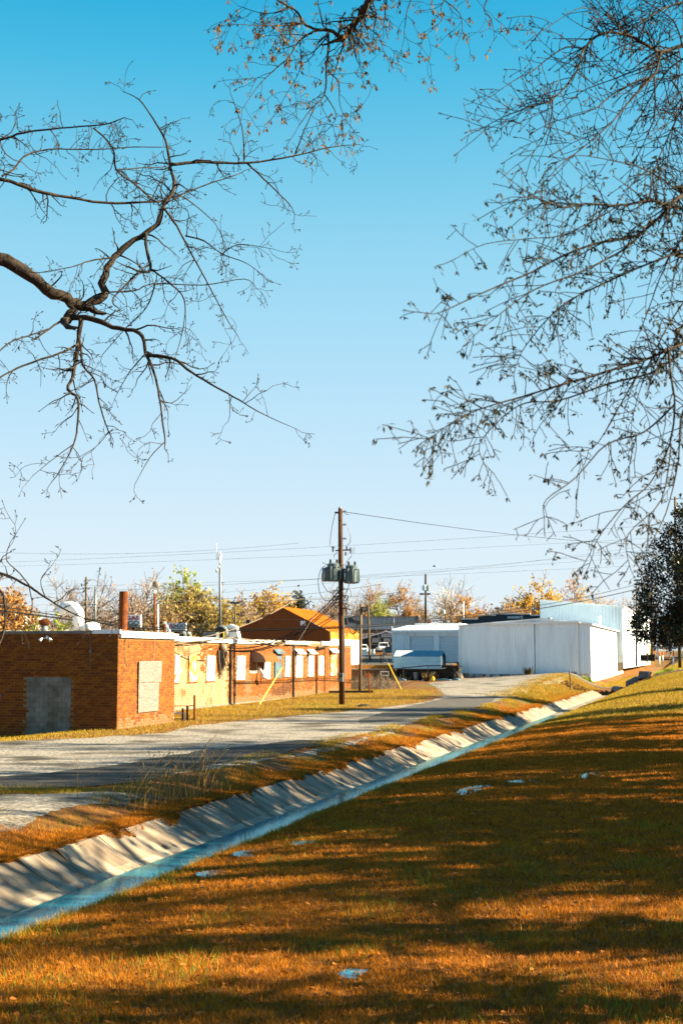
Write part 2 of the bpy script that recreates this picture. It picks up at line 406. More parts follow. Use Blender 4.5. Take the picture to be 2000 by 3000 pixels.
ys = np.arange(6, YEND + .01, 1.0)
for a, b in zip(ys[:-1], ys[1:]):
    xo = lambda q: .07 * mnoise.noise(Vector((q * .8, 5, 1)))
    for (p, q) in (((XR + .0, -.92), (XR + .005, -.755)), ((XR + .005, -.755), (XR + .13, -.735)), ((XR + .13, -.735), (XR + .15, -.9))):
        mb.quad((p[0]+xo(a), a, p[1]), (q[0]+xo(a), a, q[1]), (q[0]+xo(b), b, q[1]), (p[0]+xo(b), b, p[1]))
mb.build('rim', M_conc, ch)
# water; the sky's blue reflection is painted into the diffuse and gloss colours
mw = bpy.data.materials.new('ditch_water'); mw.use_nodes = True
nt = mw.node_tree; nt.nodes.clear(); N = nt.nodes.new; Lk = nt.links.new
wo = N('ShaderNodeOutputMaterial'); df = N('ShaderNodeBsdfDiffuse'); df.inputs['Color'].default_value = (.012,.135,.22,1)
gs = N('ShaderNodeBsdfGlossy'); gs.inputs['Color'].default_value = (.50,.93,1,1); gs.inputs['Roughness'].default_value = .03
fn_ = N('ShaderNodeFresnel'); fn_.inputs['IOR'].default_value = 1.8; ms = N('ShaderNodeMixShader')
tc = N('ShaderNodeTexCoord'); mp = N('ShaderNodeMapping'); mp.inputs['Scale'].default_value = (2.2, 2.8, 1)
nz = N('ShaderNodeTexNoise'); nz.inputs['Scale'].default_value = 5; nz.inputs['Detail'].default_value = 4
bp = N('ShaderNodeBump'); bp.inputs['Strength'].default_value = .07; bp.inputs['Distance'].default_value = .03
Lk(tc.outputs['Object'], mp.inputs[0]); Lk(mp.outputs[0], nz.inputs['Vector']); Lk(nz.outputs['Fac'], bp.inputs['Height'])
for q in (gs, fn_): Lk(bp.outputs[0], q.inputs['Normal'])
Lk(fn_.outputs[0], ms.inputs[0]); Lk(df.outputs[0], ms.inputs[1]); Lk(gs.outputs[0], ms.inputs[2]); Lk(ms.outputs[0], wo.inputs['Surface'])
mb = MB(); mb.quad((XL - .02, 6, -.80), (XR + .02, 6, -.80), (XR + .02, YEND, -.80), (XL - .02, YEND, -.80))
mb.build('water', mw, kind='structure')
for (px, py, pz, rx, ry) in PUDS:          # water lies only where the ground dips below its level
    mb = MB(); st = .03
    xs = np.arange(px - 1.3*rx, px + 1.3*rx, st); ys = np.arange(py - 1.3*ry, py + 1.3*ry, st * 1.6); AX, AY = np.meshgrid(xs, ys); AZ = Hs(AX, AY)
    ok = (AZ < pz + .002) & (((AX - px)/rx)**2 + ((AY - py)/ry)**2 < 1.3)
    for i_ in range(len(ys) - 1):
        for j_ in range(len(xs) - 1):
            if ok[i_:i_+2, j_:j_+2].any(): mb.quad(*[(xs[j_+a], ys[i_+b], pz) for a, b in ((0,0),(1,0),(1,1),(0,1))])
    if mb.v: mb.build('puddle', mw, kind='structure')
# silt and weed in the ditch, twigs on the water
mb = MB(); rg = random.Random(9)
for i in range(420):
    yy = rg.uniform(14, 125) if i > 150 else rg.uniform(14, 50); xx = XL + .05 + abs(rg.gauss(0, .16)) if rg.random() < .6 else rg.uniform(XL, XR)
    if rg.random() < .2: xx = XL - rg.uniform(0, .12)
    for k in range(rg.randint(2, 7)):
        a = rg.uniform(0, 6.28); L = rg.uniform(.03, .13); p = Vector((xx + rg.gauss(0,.04), yy + rg.gauss(0,.08), -.81)); 
        mb.add([p + Vector((-.004,0,0)), p + Vector((.004,0,0)), p + Vector((math.cos(a)*L*.8, math.sin(a)*L*.8, rg.uniform(.01,.05)))], [(0,1,2)])
mb.build('floating_weed', mat('weed', (.06,.045,.02), (.10,.09,.03), .9, 3), kind='stuff', label='dark weed and silt caught in the ditch water', cat='weed')

# culvert: road embankment face, headwall, two pipes
cv = onY(1819, 2005, YEND - .8)
t = thing('drain_pipe', 'round grey concrete drain pipe jutting from the bank at the ditch end', 'pipe', (cv.x, cv.y, -.75))
mb = MB(); n = 20
d = Vector((.25, -1, 0)).normalized(); c = Vector((cv.x, cv.y, -.32)); prof = [(.40,-3.2),(.40,0),(.31,0),(.31,-2.6)]
mb.tube([c + d*q for _, q in prof], [q for q, _ in prof], n, cap=False); mb.build('barrel', M_conc2, t, smooth=False)
mb = MB(); mb.tube([c - d*2.5, c - d*2.6], [.31,.30], n); mb.build('dark_end', M_black, t)
hw = thing('culvert_headwall', 'slanted grey concrete headwall with wing beside the drain pipe', 'culvert', (-8.0, YEND + .5, -.6))
a = onY(1871, 1966, 139); b = onY(1901, 1967, 139); c = onY(1896, 1985, 139); e_ = onY(1872, 2012, 139); g = onY(1840, 2022, 139); h_ = onY(1840, 1996, 139); k_ = onY(1868, 1982, 139)
mb = MB(); mb.prism([k_, a, b, c, e_, ], (0.05, .35, 0)); mb.build('headwall', M_conc2, hw)
mb = MB(); mb.prism([h_, k_ + Vector((0,-.01,0)), e_ + Vector((0,-.01,0)), g], (-.3, .3, 0)); mb.build('wing_wall', M_conc2, hw)
mb = MB(); p0 = onY(1879, 1997, 138.9); mb.tube([p0 + Vector((0,-.05,0)), p0 + Vector((0,.01,0))], [.36,.36], 18, r=0); mb.build('pipe_mouth', M_black, hw)
mb = MB(); mb.tube([p0 + Vector((0,-.04,0)), p0 + Vector((0,-.16,0)), p0 + Vector((0,-.16,0)), p0 + Vector((0,-.04,0))], [.46,.46,.36,.36], 18, cap=False); mb.build('pipe_rim', M_conc2, hw)
mb = MB(); mb.prism([c + Vector((0,-.05,0)), b + Vector((.02,-.05,0)), b + Vector((.18,-.05,-.08)), c + Vector((.12,-.05,-.12)), e_ + Vector((.16,-.05,-.05)), e_ + Vector((0,-.05,0))], (.06,-.5,0)); mb.build('side_kerb', M_conc2, hw)
# ------------------------------------------------------------------ the brick building
XA, YA, YA2, XB, YB2 = -23.38, 54.1, 60.45, -28.3, 112.6
ZT = 3.9                                     # top of the brick
BL, BH = .305, .1105
bb = thing('brick_building', 'long low brick building with boarded windows and a flat roof', 'building', (XA, YA, -.4))
rb = random.Random(12)
mb = MB()                                     # mortar core, set back from the brick faces
mb.box(-60, XA - .012, YA + .012, YA2 - .012, -.7, ZT)
mb.box(-60, XB - .012, YA2 - .02, YB2 - .012, -.7, ZT - .003)
mb.build('wall_core', M_mortar, bb)
bricks = []                                   # (centre, size, facing, paint)
def lay(axis, a0, a1, plane, z0, z1, holes, paint):
    n = int((z1 - z0) / BH)
    for i in range(n):
        zc = z0 + (i + .5) * BH; s = a0 - (BL / 2 if i % 2 else 0) - rb.uniform(0, .02)
        while s < a1:
            b0, b1 = max(s, a0), min(s + BL, a1); s += BL
            if b1 - b0 < .06: continue
            m = (b0 + b1) / 2
            if any(h[0] - .01 < m < h[1] + .01 and h[2] < zc < h[3] for h in holes): continue
            pr = rb.uniform(-.003, .003)
            if axis == 'x': c = Vector((m, plane + .012 + pr, zc)); sz = (b1 - b0 - .017, .048, BH - .020)
            else: c = Vector((plane - .012 + pr, m, zc)); sz = (.048, b1 - b0 - .017, BH - .020)
            bricks.append((c, sz, axis, paint(m, zc)))
inf = (onY(79, 1982, YA).x, onY(211, 1982, YA).x, -.7, onY(79, 1982, YA).z)
lay('x', -32.0, XA + .012, YA, -.55, ZT, [inf], lambda m, z: 0)
brd = [(54.1 + 2.0, 54.1 + 4.6, .8, 2.9)]
def pA(m, z): return 3 if z + rb.uniform(-.25,.25) < .35 + .3 * mnoise.noise(Vector((m * 1.3, z * 2, 0))) or mnoise.noise(Vector((m * .8, z * .25, 4))) > .42 else 0
lay('y', YA + .036, YA2, XA, -.22, ZT - .18, [], pA)
wins = {}
def wy(px): return onX(px, 1940, XB).y
def wz(px, py): return onX(px, py, XB).z
WIN = [(511,523,1921,2000,'worn'),(548,576.5,1921,1998,'rust'),(601,628,1922,1995,'white'),(689,716,1922,1992,'white'),(733,753.5,1940,1971,'open'),
       (768,790,1915,1985,'worn'),(800,822,1914,1986,'blue'),(831,849,1922,1983,'grey'),(863,884,1914,1984,'white'),(899,917,1914,1982,'worn'),(931.5,948,1922,1978,'split'),(964,984,1911,1979,'rust')]
holes = []
for (x0, x1, y0, y1, k) in WIN:
    holes.append((wy(x0), wy(x1), wz((x0+x1)/2, y1), wz((x0+x1)/2, y0)))
def pB(m, z):
    q = mnoise.noise(Vector((m * .35, z * .3, 9))) + rb.uniform(-.22, .22); m += rb.uniform(-.5, .5)
    if m < wy(587): return 1
    if m < wy(668): return 1 if z < 2.0 + .5 * q or q > .3 else 0
    if z < .45 + .5 * q: return 3
    if wy(795) < m < wy(855) and z < 1.3 + q: return 2
    return 3 if (abs(m - wy(727)) < .6 and z < 2.1) or q > .45 else 0
lay('y', YA2 + .02, YB2, XB, .10, ZT - .16, holes, pB)
# the 300 that show largest are objects of their own, the rest one joined part per colour
def area(b):
    c, sz, ax, _ = b; d2 = c.x**2 + c.y**2
    return (abs(c.y) * sz[0] if ax == 'x' else abs(c.x) * sz[1]) / d2 / math.sqrt(d2) - (1 if c.x < -28.9 else 0) - (1 if ax == 'x' and c.z < -.25 else 0)
bricks.sort(key=area, reverse=True)
M_brk = {0: M_brick, 1: M_cream, 3: mat('faded_brick', (.135,.066,.025), (.19,.11,.05), .85, 3, attr='rnd', amount=.6, raw=True), 2: mat('stained_brick', (.10,.045,.02), (.34,.13,.03), .9, 1.5, stretch=(1,2,.5), attr='rnd', amount=.3)}
shared = {}
for c, sz, ax, pt in bricks[:300]:
    key = (round(sz[0], 2), round(sz[1], 2), pt)
    if key not in shared:
        m_ = MB(); m_.box(-sz[0]/2, sz[0]/2, -sz[1]/2, sz[1]/2, -sz[2]/2, sz[2]/2)
        me_ = bpy.data.meshes.new('brick'); me_.from_pydata(m_.v, [], m_.f); me_.materials.append(M_brk[pt]); shared[key] = me_
    o = bpy.data.objects.new('brick', shared[key]); COL.objects.link(o); o.parent = bb; o.location = c - bb.location
rest = {0: MB(), 1: MB(), 2: MB(), 3: MB()}
for c, sz, ax, pt in bricks[300:]:
    rest[pt].box(c.x - sz[0]/2, c.x + sz[0]/2, c.y - sz[1]/2, c.y + sz[1]/2, c.z - sz[2]/2, c.z + sz[2]/2, rb.random())
for k, nm in ((0, 'brickwork'), (1, 'painted_brickwork'), (2, 'stained_brickwork'), (3, 'faded_brickwork')):
    if rest[k].v: rest[k].build(nm, M_brk[k], bb, kind='stuff', rnd=True)
# concrete block infill of the old doorway
mb = MB(); mb.box(inf[0] + .005, inf[1] - .005, YA + .03, YA + .1, -.7, inf[3]); fl = mb.build('infill', M_block, bb, label='doorway filled with grey concrete blocks')
z = -.55; i = 0
while z < inf[3] - .05:
    z1 = min(z + .205, inf[3]); s = inf[0] - (.2 if i % 2 else 0)
    while s < inf[1]:
        b0, b1 = max(s, inf[0] + .006), min(s + .406, inf[1] - .006); s += .406
        if b1 - b0 > .05:
            m_ = MB(); q = rb.uniform(-.004, .004); m_.box(b0 + .005, b1 - .005, YA - .012 + q, YA + .05, z + .005, z1 - .006, rb.random()); m_.build('block', M_block, fl, rnd=True)
    z = z1; i += 1
mb = MB(); mb.box(inf[0] - .25, inf[1] + .25, YA - .006, YA + .05, inf[3], inf[3] + .09); mb.build('lintel', mat('lintel_dark', (.10,.03,.015), None, .9), bb)
# foundation strip, roof, fascia
mb = MB(); mb.box(XB - .2, XB + .015, YA2 + .02, YB2 + .01, -.6, .10); mb.build('foundation', M_found, bb)
mb = MB(); mb.box(-60, XA - .05, YA + .05, YA2, ZT, ZT + .11); mb.box(-60, XB - .02, YA2 + .02, YB2, ZT - .001, ZT + .10); mb.build('roof', M_tar, bb)
def fas(x0, x1, y0, y1, z0, z1): m_ = MB(); m_.box(x0, x1, y0, y1, z0, z1); return m_.build('fascia', M_fascia, bb)
xk = onY(272, 1850, YA).x
fas(xk, XA + .10, YA - .05, YA + .06, ZT - .02, ZT + .155)
mb = MB(); mb.box(-60, xk - .004, YA - .03, YA + .08, ZT - .005, ZT + .10); mb.build('coping', mat('old_coping', (.30,.27,.25), (.55,.52,.5), .8, 2.5), bb)
fas(XA - .04, XA + .12, YA + .064, YA2 + .15, ZT - .17, ZT + .06)
yk = wy(664)
fas(XB - .04, XB + .14, YA2 + .1, yk, ZT - .14, ZT + .12); fas(XB - .04, XB + .11, yk + .004, wy(800), ZT - .17, ZT + .07)
fas(XB - .04, XB + .13, wy(832), wy(905), ZT - .16, ZT + .07); fas(XB - .04, XB + .12, wy(938), YB2 + .1, ZT - .12, ZT + .14)
mb = MB()
for i in range(90):                           # torn roofing along the edge
    y = rb.uniform(YA2, YB2); x = XB - rb.uniform(0, 1.5); h = rb.uniform(.02, .1)
    mb.add([(x, y, ZT+.1), (x+rb.uniform(-.2,.3), y+rb.uniform(.1,.7), ZT+.1), (x+.1, y+.2, ZT+.1+h)], [(0,1,2)])
for i in range(30):
    x = rb.uniform(-32, XA - .1); y = YA + rb.uniform(.1, .6); mb.add([(x, y, ZT+.11), (x+rb.uniform(.1,.5), y, ZT+.11), (x+.1, y+.1, ZT+.11+rb.uniform(.03,.1))], [(0,1,2)])
mb.build('torn_roofing', M_tar, bb, kind='stuff')
# plywood on the sunlit gable
for q, e in (((407.3,1937),(474.4,1936),(471.5,1998),(406,1999.5)), .07), (((405.2,2000.5),(465.6,1999),(463.2,2081.9),(404.3,2088.2)), .05):
    P = [onX(a, b, XA + e) for a, b in q]; mb = MB(); mb.prism(P, (.02,0,0)); mb.build('window_board', M_ply, bb, label='weathered plywood sheet over a window')
# boards, hoods and the awning of the long wall
BM = dict(worn=M_wornwhite, rust=M_rustboard, white=M_white, blue=M_blueboard, grey=M_greyboard, split=M_white)
for (x0, x1, y0, y1, k), h in zip(WIN, holes):
    y0_, y1_, z0, z1 = h
    mb = MB(); mb.box(XB - .10, XB - .05, y0_ - .02, y1_ + .02, z0 - .02, z1 + .02)
    w = mb.build('window', M_glass if k == 'open' else M_darkiron, bb)
    if k == 'open':
        mb = MB()
        for a, b, c, d in ((y0_, y0_+.09, z0, z1), (y1_-.09, y1_, z0, z1), (y0_+.09, y1_-.09, z0, z0+.07)): mb.box(XB - .04, XB + .0, a, b, c, d)
        mb.build('frame', M_wornwhite, w); continue
    e = .03 if k != 'blue' else .06
    if k == 'split':
        for a, b in ((y0_+.25, (y0_+y1_)/2-.03), ((y0_+y1_)/2+.04, y1_-.1)):
            mb = MB(); mb.box(XB - .01, XB + e, a, b, z0, z1); mb.build('board', M_white, w)
    else:
        mb = MB(); sh = .22 * (y1_ - y0_) if x0 > 540 else 0
        mb.prism([(XB+e, y0_+sh*.6, z0+.02), (XB+e, y1_-.01, z0+.0), (XB+e+.01, y1_+.02, z1), (XB+e+.02, y0_+sh*.6, z1+.01)], (.018,0,0)); mb.build('board', BM[k], w)
    mb = MB(); mb.box(XB - .02, XB + .06, y0_ - .06, y1_ + .06, z0 - .05, z0 - .005); mb.build('sill', M_brick, w)
    if x0 in (800, 863, 899, 964):
        mb = MB(); mb.prism([(XB+.02, y0_-.05, z1+.28), (XB+.02, y1_+.05, z1+.28), (XB+.34, y1_+.12, z1-.05), (XB+.34, y0_-.0, z1-.05)], (.015,0,.015)); mb.build('hood', M_blueboard if k == 'blue' else M_white, w)
aw0, aw1 = wy(733), wy(786); az0, az1 = wz(740, 1940), wz(740, 1907); out = 1.0
mb = MB(); n = 9; arc = [(XB + .02 + out * math.sin(math.pi/2*i/n), az0 + (az1 - az0) * math.cos(math.pi/2*i/n)) for i in range(n+1)]
for (xa, za), (xb_, zb) in zip(arc[:-1], arc[1:]): mb.quad((xa, aw0, za), (xb_, aw0, zb), (xb_, aw1 - .8, zb), (xa, aw1 - .8, za))
aw = mb.build('awning', M_awn, bb, smooth=True, label='curved orange canvas awning over a window')
mb = MB(); mb.add([(XB + .02, aw0 - .004, az0)] + [(a, aw0 - .004, b) for a, b in arc], [tuple(range(n+2))]); mb.add([(XB + .02, aw1 - .8, az0)] + [(a, aw1 - .8, b) for a, b in arc], [tuple(range(n+2))]); mb.build('awning_end', M_awnside, aw)
# downspouts
for px, m_, r in ((672, M_darkiron, .075), (856.6, M_darkiron, .07), (924.6, M_rust, .06)):
    mb = MB(); y = wy(px); mb.tube([(XB + .16, y, ZT - .2), (XB + .09, y, ZT - .45), (XB + .09, y, .12), (XB + .22, y, .0)], r, 8); mb.build('downspout', m_, bb)
mb = MB(); yv = onX(880, 2046, XB).y; mb.box(XB, XB + .03, yv - .35, yv + .35, .02, .13); mb.build('vent_grille', M_darkiron, bb)
mb = MB(); y = onX(378, 1900, XA).y
mb.tube([onX(366, 1868, XA + .03), onX(366, 1925, XA + .03), onX(369, 1942, XA + .03), onX(376, 1952, XA + .03)], .012, 5); mb.build('painted_conduit', M_cream, bb)
mb = MB(); mb.tube([onX(453, 1868, XA + .03), onX(450, 1934, XA + .03)], .016, 5); mb.build('painted_conduit', M_cream, bb)
mb = MB(); mb.tube([onY(266, 1870, YA - .02), onY(265, 1965, YA - .02)], .014, 5); mb.lathe(onY(265, 1908, YA - .05), [(.06,-.05),(.03,.05)], 8); mb.build('wall_conduit', M_found, bb)
mb = MB(); mb.box(*sorted((onY(0,2000,YA).x, onY(6,2000,YA).x)), YA - .03, YA - .005, onY(0,2042,YA).z, onY(0,2034,YA).z); mb.build('wall_plate', mat('blue_plate', (.3,.34,.5), None, .6), bb)
# a concrete ledge along the front
mb = MB(); mb.box(-40, -26.8, YA - .9, YA - .02, -.6, -.33); mb.build('front_ledge', M_found, bb)

# twin floodlight on the front wall
c = onY(138, 1868, YA - .05)
fl = thing('wall_floodlight', 'small white twin-head floodlight high on the shaded brick wall', 'floodlight', c)
mb = MB(); mb.lathe(c + Vector((0,.05,0)), [(.07,0),(.07,.03),(.02,.09)], 12, (0,-1,0)); mb.tube([c + Vector((0,.02,0)), c + Vector((0,.0,.09))], .02, 8); mb.build('mount', M_white, fl)
for s in (-1, 1):
    h = c + Vector((.19 * s, -.10, -.06)); d = Vector((.55 * s, -.5, -.65)).normalized()
    mb = MB(); mb.tube([c, c + Vector((.08*s,-.05,-.02)), h], .016, 6); mb.build('arm', M_white, fl)
    mb = MB(); mb.lathe(h, [(.03,-.06),(.05,0),(.085,.12)], 12, d); hd = mb.build('lamp_head', M_white, fl, smooth=True)
    mb = MB(); mb.lathe(h, [(.08,.12),(.078,.122)], 12, d); mb.build('lens', M_lens, hd)
# cable drum bundle on the wall and hung loops
c = onX(655, 1900, XB + .2)
cb = thing('cable_bundle', 'tangle of hanging cables under a round white weatherhead on the brick wall', 'cables', c)
mb = MB(); mb.lathe(c + Vector((-.15,0,.0)), [(.03,0),(.28,.02),(.30,.12),(.22,.3),(.05,.36)], 14, (1,0,.25)); mb.build('weatherhead', M_cable, cb, smooth=True)
for i in range(26):
    w = rb.uniform(.1, .75); h = rb.uniform(.5, 1.75); y0 = c.y + rb.uniform(-.5, .3); o_ = rb.uniform(.02, .25)
    pts = [Vector((XB + o_, y0 + w * math.cos(a) * .6, c.z - .1 - h * abs(math.sin(a)))) for a in np.linspace(0, math.pi, 9)]
    mb = MB(); mb.tube(pts, rb.uniform(.012, .024), 5); mb.build('cable_loop', rb.choice([M_wire, M_cable, M_wire, M_darkiron]), cb)
# broken lamp arm hanging beside the awning
c = onX(760, 1962, XB + .2)
lm = thing('broken_lamp_bracket', 'broken white lamp bracket hanging beside the orange awning', 'bracket', c)
mb = MB(); mb.bar(onX(757, 1955, XB + .05), onX(775, 1984, XB + .5), .09, .16); mb.build('arm', M_wornwhite, lm)
mb = MB(); p = onX(770, 1984, XB + .5); mb.lathe(p, [(.06,0),(.13,.1),(.13,.65),(.05,.8)], 12, (.3,.95,-.05)); mb.build('lamp_tube', M_white, lm, smooth=True)
mb = MB(); mb.tube([onX(764, 1972, XB+.3), onX(765, 2000, XB + .3)], .02, 5); mb.build('wire', M_wire, lm)
c = onX(690, 2020, XB + .06)
mb = MB()
for i in range(4): mb.tube([c + Vector((0, math.cos(a)*(.18+.02*i), math.sin(a)*(.32+.03*i))) for a in np.linspace(0, 6.28, 13)], .014, 5)
mb.tube([onX(692, 1992, XB+.05), c + Vector((0,0,.3))], .012, 5)
mb.build('coiled_cable', M_cable, label='small coil of cable hanging below a white window board', cat='cable')
# board sticking out by the corner window
c = onX(512, 1968, XB + .3)
mb = MB(); mb.bar(onX(510, 1970, XB + .3), onX(531, 1966, XB + .5), .14, .14); mb.bar(onX(525, 1966, XB+.4), onX(526, 1957, XB+.4), .12, .1)
mb.build('window_unit', M_wornwhite, label='white bracket jutting from the boarded window next to the corner', cat='bracket')
# gas pipes by the corner
c = onZ(535, 2112, 0)
gp = thing('pipe_railing', 'rusty pipe guard rail with white gas pipes by the building corner', 'pipes', (c.x, c.y, -.1))
Yp = 62.2
def gz(px, py, dy=0): return onY(px, py, Yp + dy)
for px, y0, y1 in ((570, 2037, 2119), (549, 2069, 2119), (535.5, 2075, 2120)):
    mb = MB(); mb.tube([gz(px, y1 + 3), gz(px, y0)], .055, 8); mb.build('post', M_rust, gp)
mb = MB(); mb.tube([gz(499, 2068), gz(570, 2068)], .022, 6); mb.build('rail', M_rust, gp)
mb = MB(); mb.tube([gz(499, 2068), gz(498, 2108)], .03, 6); mb.tube([gz(487, 2095), gz(488, 2118)], .03, 6); mb.tube([gz(480, 2110), gz(515, 2106), gz(570, 2107)], .022, 6); mb.tube([gz(499, 2106), gz(506, 2103)], .08, 8); mb.build('meter_pipes', M_darkiron, gp)
mb = MB(); mb.tube([gz(508, 2112), gz(507, 2078)], .045, 8); mb.tube([gz(508, 2089), gz(536, 2089), gz(541, 2090), gz(541, 2120)], .05, 8); mb.build('white_pipe', M_white, gp)

# roof things
c = onY(131, 1846, 57.5); c.z = ZT + .1
tv = thing('turbine_vent', 'rusty turbine vent on a pale cone on the brick building roof', 'vent', c)
s_ = 57.5 / 4167 * 1.04
mb = MB(); mb.lathe(c, [(.17*1.05,0),(.12*1.05,.30)], 16); mb.build('base', M_galv, tv, smooth=True)
mb = MB(); mb.lathe(c + Vector((0,0,.3)), [(.10,0),(.19,.07),(.21,.16),(.17,.25),(.05,.29)], 12); mb.build('hub', M_darkiron, tv)
for i in range(18):
    a = 2*math.pi*i/18; pts = [c + Vector((math.cos(a+.5*k)*q, math.sin(a+.5*k)*q, .3 + z)) for k, (q, z) in enumerate(((.12,.0),(.23,.07),(.25,.16),(.20,.25),(.06,.3)))]
    mb = MB(); mb.tube(pts, .014, 4); mb.build('blade', M_rust, tv)
c = onY(215, 1846, 58.5); c.z = ZT + .1
gd = thing('exhaust_duct', 'white gooseneck exhaust duct with blower on the brick building roof', 'duct', c)
def q_(x, y): return onY(x, y, 58.5)
mb = MB(); arcp = [q_(231, 1846), q_(231, 1810), q_(229, 1795), q_(220, 1784), q_(207, 1779), q_(193, 1781), q_(182, 1789), q_(178, 1792)]
mb.tube(arcp, [.26,.26,.27,.28,.28,.28,.27,.27], 14); mb.build('gooseneck', M_white, gd, smooth=True)
mb = MB(); mb.lathe(q_(262, 1840) + Vector((0,.1,-.06)), [(.30,0),(.30,.22),(.16,.34)], 18, (0,-1,0)); mb.build('blower_housing', M_white, gd, smooth=True)
mb = MB(); mb.lathe(q_(256, 1842), [(.2,0),(.2,.12)], 16, (0,-1,0)); mb.build('blower_ring', M_rust, gd)
mb = MB(); mb.lathe(q_(228, 1834), [(.14,0),(.14,.2)], 12, (0,-1,0)); mb.build('motor', M_darkiron, gd)
mb = MB()
for a, b in (((236,1846),(236,1832)),((250,1846),(250,1832)),((236,1832),(250,1832))): mb.bar(q_(*a), q_(*b), .03)
mb.build('stand', M_yellow, gd)
mb = MB(); mb.prism([q_(262,1846), q_(286,1846), q_(280,1826), q_(268,1822), q_(262,1826)], (0,.4,0)); mb.build('hood', M_white, gd)
mb = MB(); p = q_(214, 1846); mb.lathe(p, [(.03,0),(.03,.12),(.06,.12),(.04,.16)], 8); mb.build('vent_stub', M_white, gd)
c = onY(360, 1842, 57.2); c.z = ZT + .08
st = thing('chimney_pipe', 'tall leaning rusty steel flue pipe on the brick building roof', 'chimney', c)
mb = MB(); t_ = onY(363, 1733, 57.2); mb.tube([c, t_], [.195,.19], 18); mb.build('flue', M_rust, st, smooth=False)
mb = MB(); mb.tube([t_ + Vector((0,0,-.02)), t_ + Vector((0,0,.004))], [.17,.17], 18); mb.build('opening', M_black, st)
mb = MB(); mb.lathe(c + Vector((0,0,-.01)), [(.44,0),(.24,.13)], 18); mb.build('flashing', M_rust, st)
c = onX(648, 1866, XB - 1.2); c.z = ZT + .09
bl = thing('roof_blower', 'round white blower fan on the long brick roof', 'fan', c)
mb = MB(); mb.lathe(c + Vector((0,.3,.42)), [(.46,0),(.46,.35),(.3,.45)], 18, (0,-1,0)); mb.build('housing', M_galv, bl, smooth=True)
mb = MB(); mb.lathe(c + Vector((0,-.16,.42)), [(.36,0),(.34,.02)], 18, (0,-1,0)); mb.build('fan_mouth', M_black, bl)
mb = MB(); mb.prism([c + Vector((.2,.2,0)), c + Vector((1.1,.2,0)), c + Vector((.9,.2,.8)), c + Vector((.5,.2,.95)), c + Vector((.2,.2,.8))], (0,.5,0)); mb.build('outlet', M_white, bl)
mb = MB(); mb.bar(c + Vector((-.1,-.25,0)), c + Vector((-.1,-.25,.5)), .06); mb.bar(c + Vector((.25,-.25,0)), c + Vector((.25,-.25,.5)), .06); mb.build('stand', M_yellow, bl)
c = onX(618, 1862, XB - 1.6); c.z = ZT + .09
mb = MB(); mb.box(c.x - .4, c.x + .4, c.y - .4, c.y + .4, c.z, c.z + .42)
for i in range(5): mb.box(c.x - .42, c.x + .42, c.y - .42, c.y + .42, c.z + .06 + i*.07, c.z + .085 + i*.07)
mb.build('roof_air_unit', M_galv, label='small louvred grey air unit on the long brick roof', cat='air unit')
for px in (540, 555):
    c = onX(px, 1864, XB - 1.8); c.z = ZT + .09
    v = thing('roof_vent', 'short gooseneck pipe vent on the long brick roof', 'vent', c, 'gooseneck vents on the long roof')
    mb = MB(); mb.tube([c, c + Vector((0,0,.22)), c + Vector((0,-.1,.34)), c + Vector((0,-.25,.34)), c + Vector((0,-.34,.22))], .14, 10); mb.build('pipe', M_galv, v, smooth=True)
    mb = MB(); mb.tube([c + Vector((0,-.335,.228)), c + Vector((0,-.345,.214))], .11, 10); mb.build('mouth', M_black, v)
c = onY(482, 1858, 59.5); c.z = ZT + .05
rm = thing('service_mast', 'short rusty roof mast with white insulators at the corner of the brick building', 'mast', c)
mb = MB(); mb.tube([c, onY(482, 1828, 59.5)], .05, 8); mb.build('mast', M_rust, rm)
for p in ((484,1824),(490,1835),(497,1848)):
    mb = MB(); mb.ball(onY(*p, 59.45), .055, 6); mb.build('insulator', M_white, rm)
mb = MB(); mb.tube([onY(486,1826,59.4), onY(497,1846,59.4), onY(504,1858,59.4)], .014, 5); mb.tube([onY(490,1840,59.4), onY(487,1857,59.4)], .02, 5); mb.build('brace', M_white, rm)
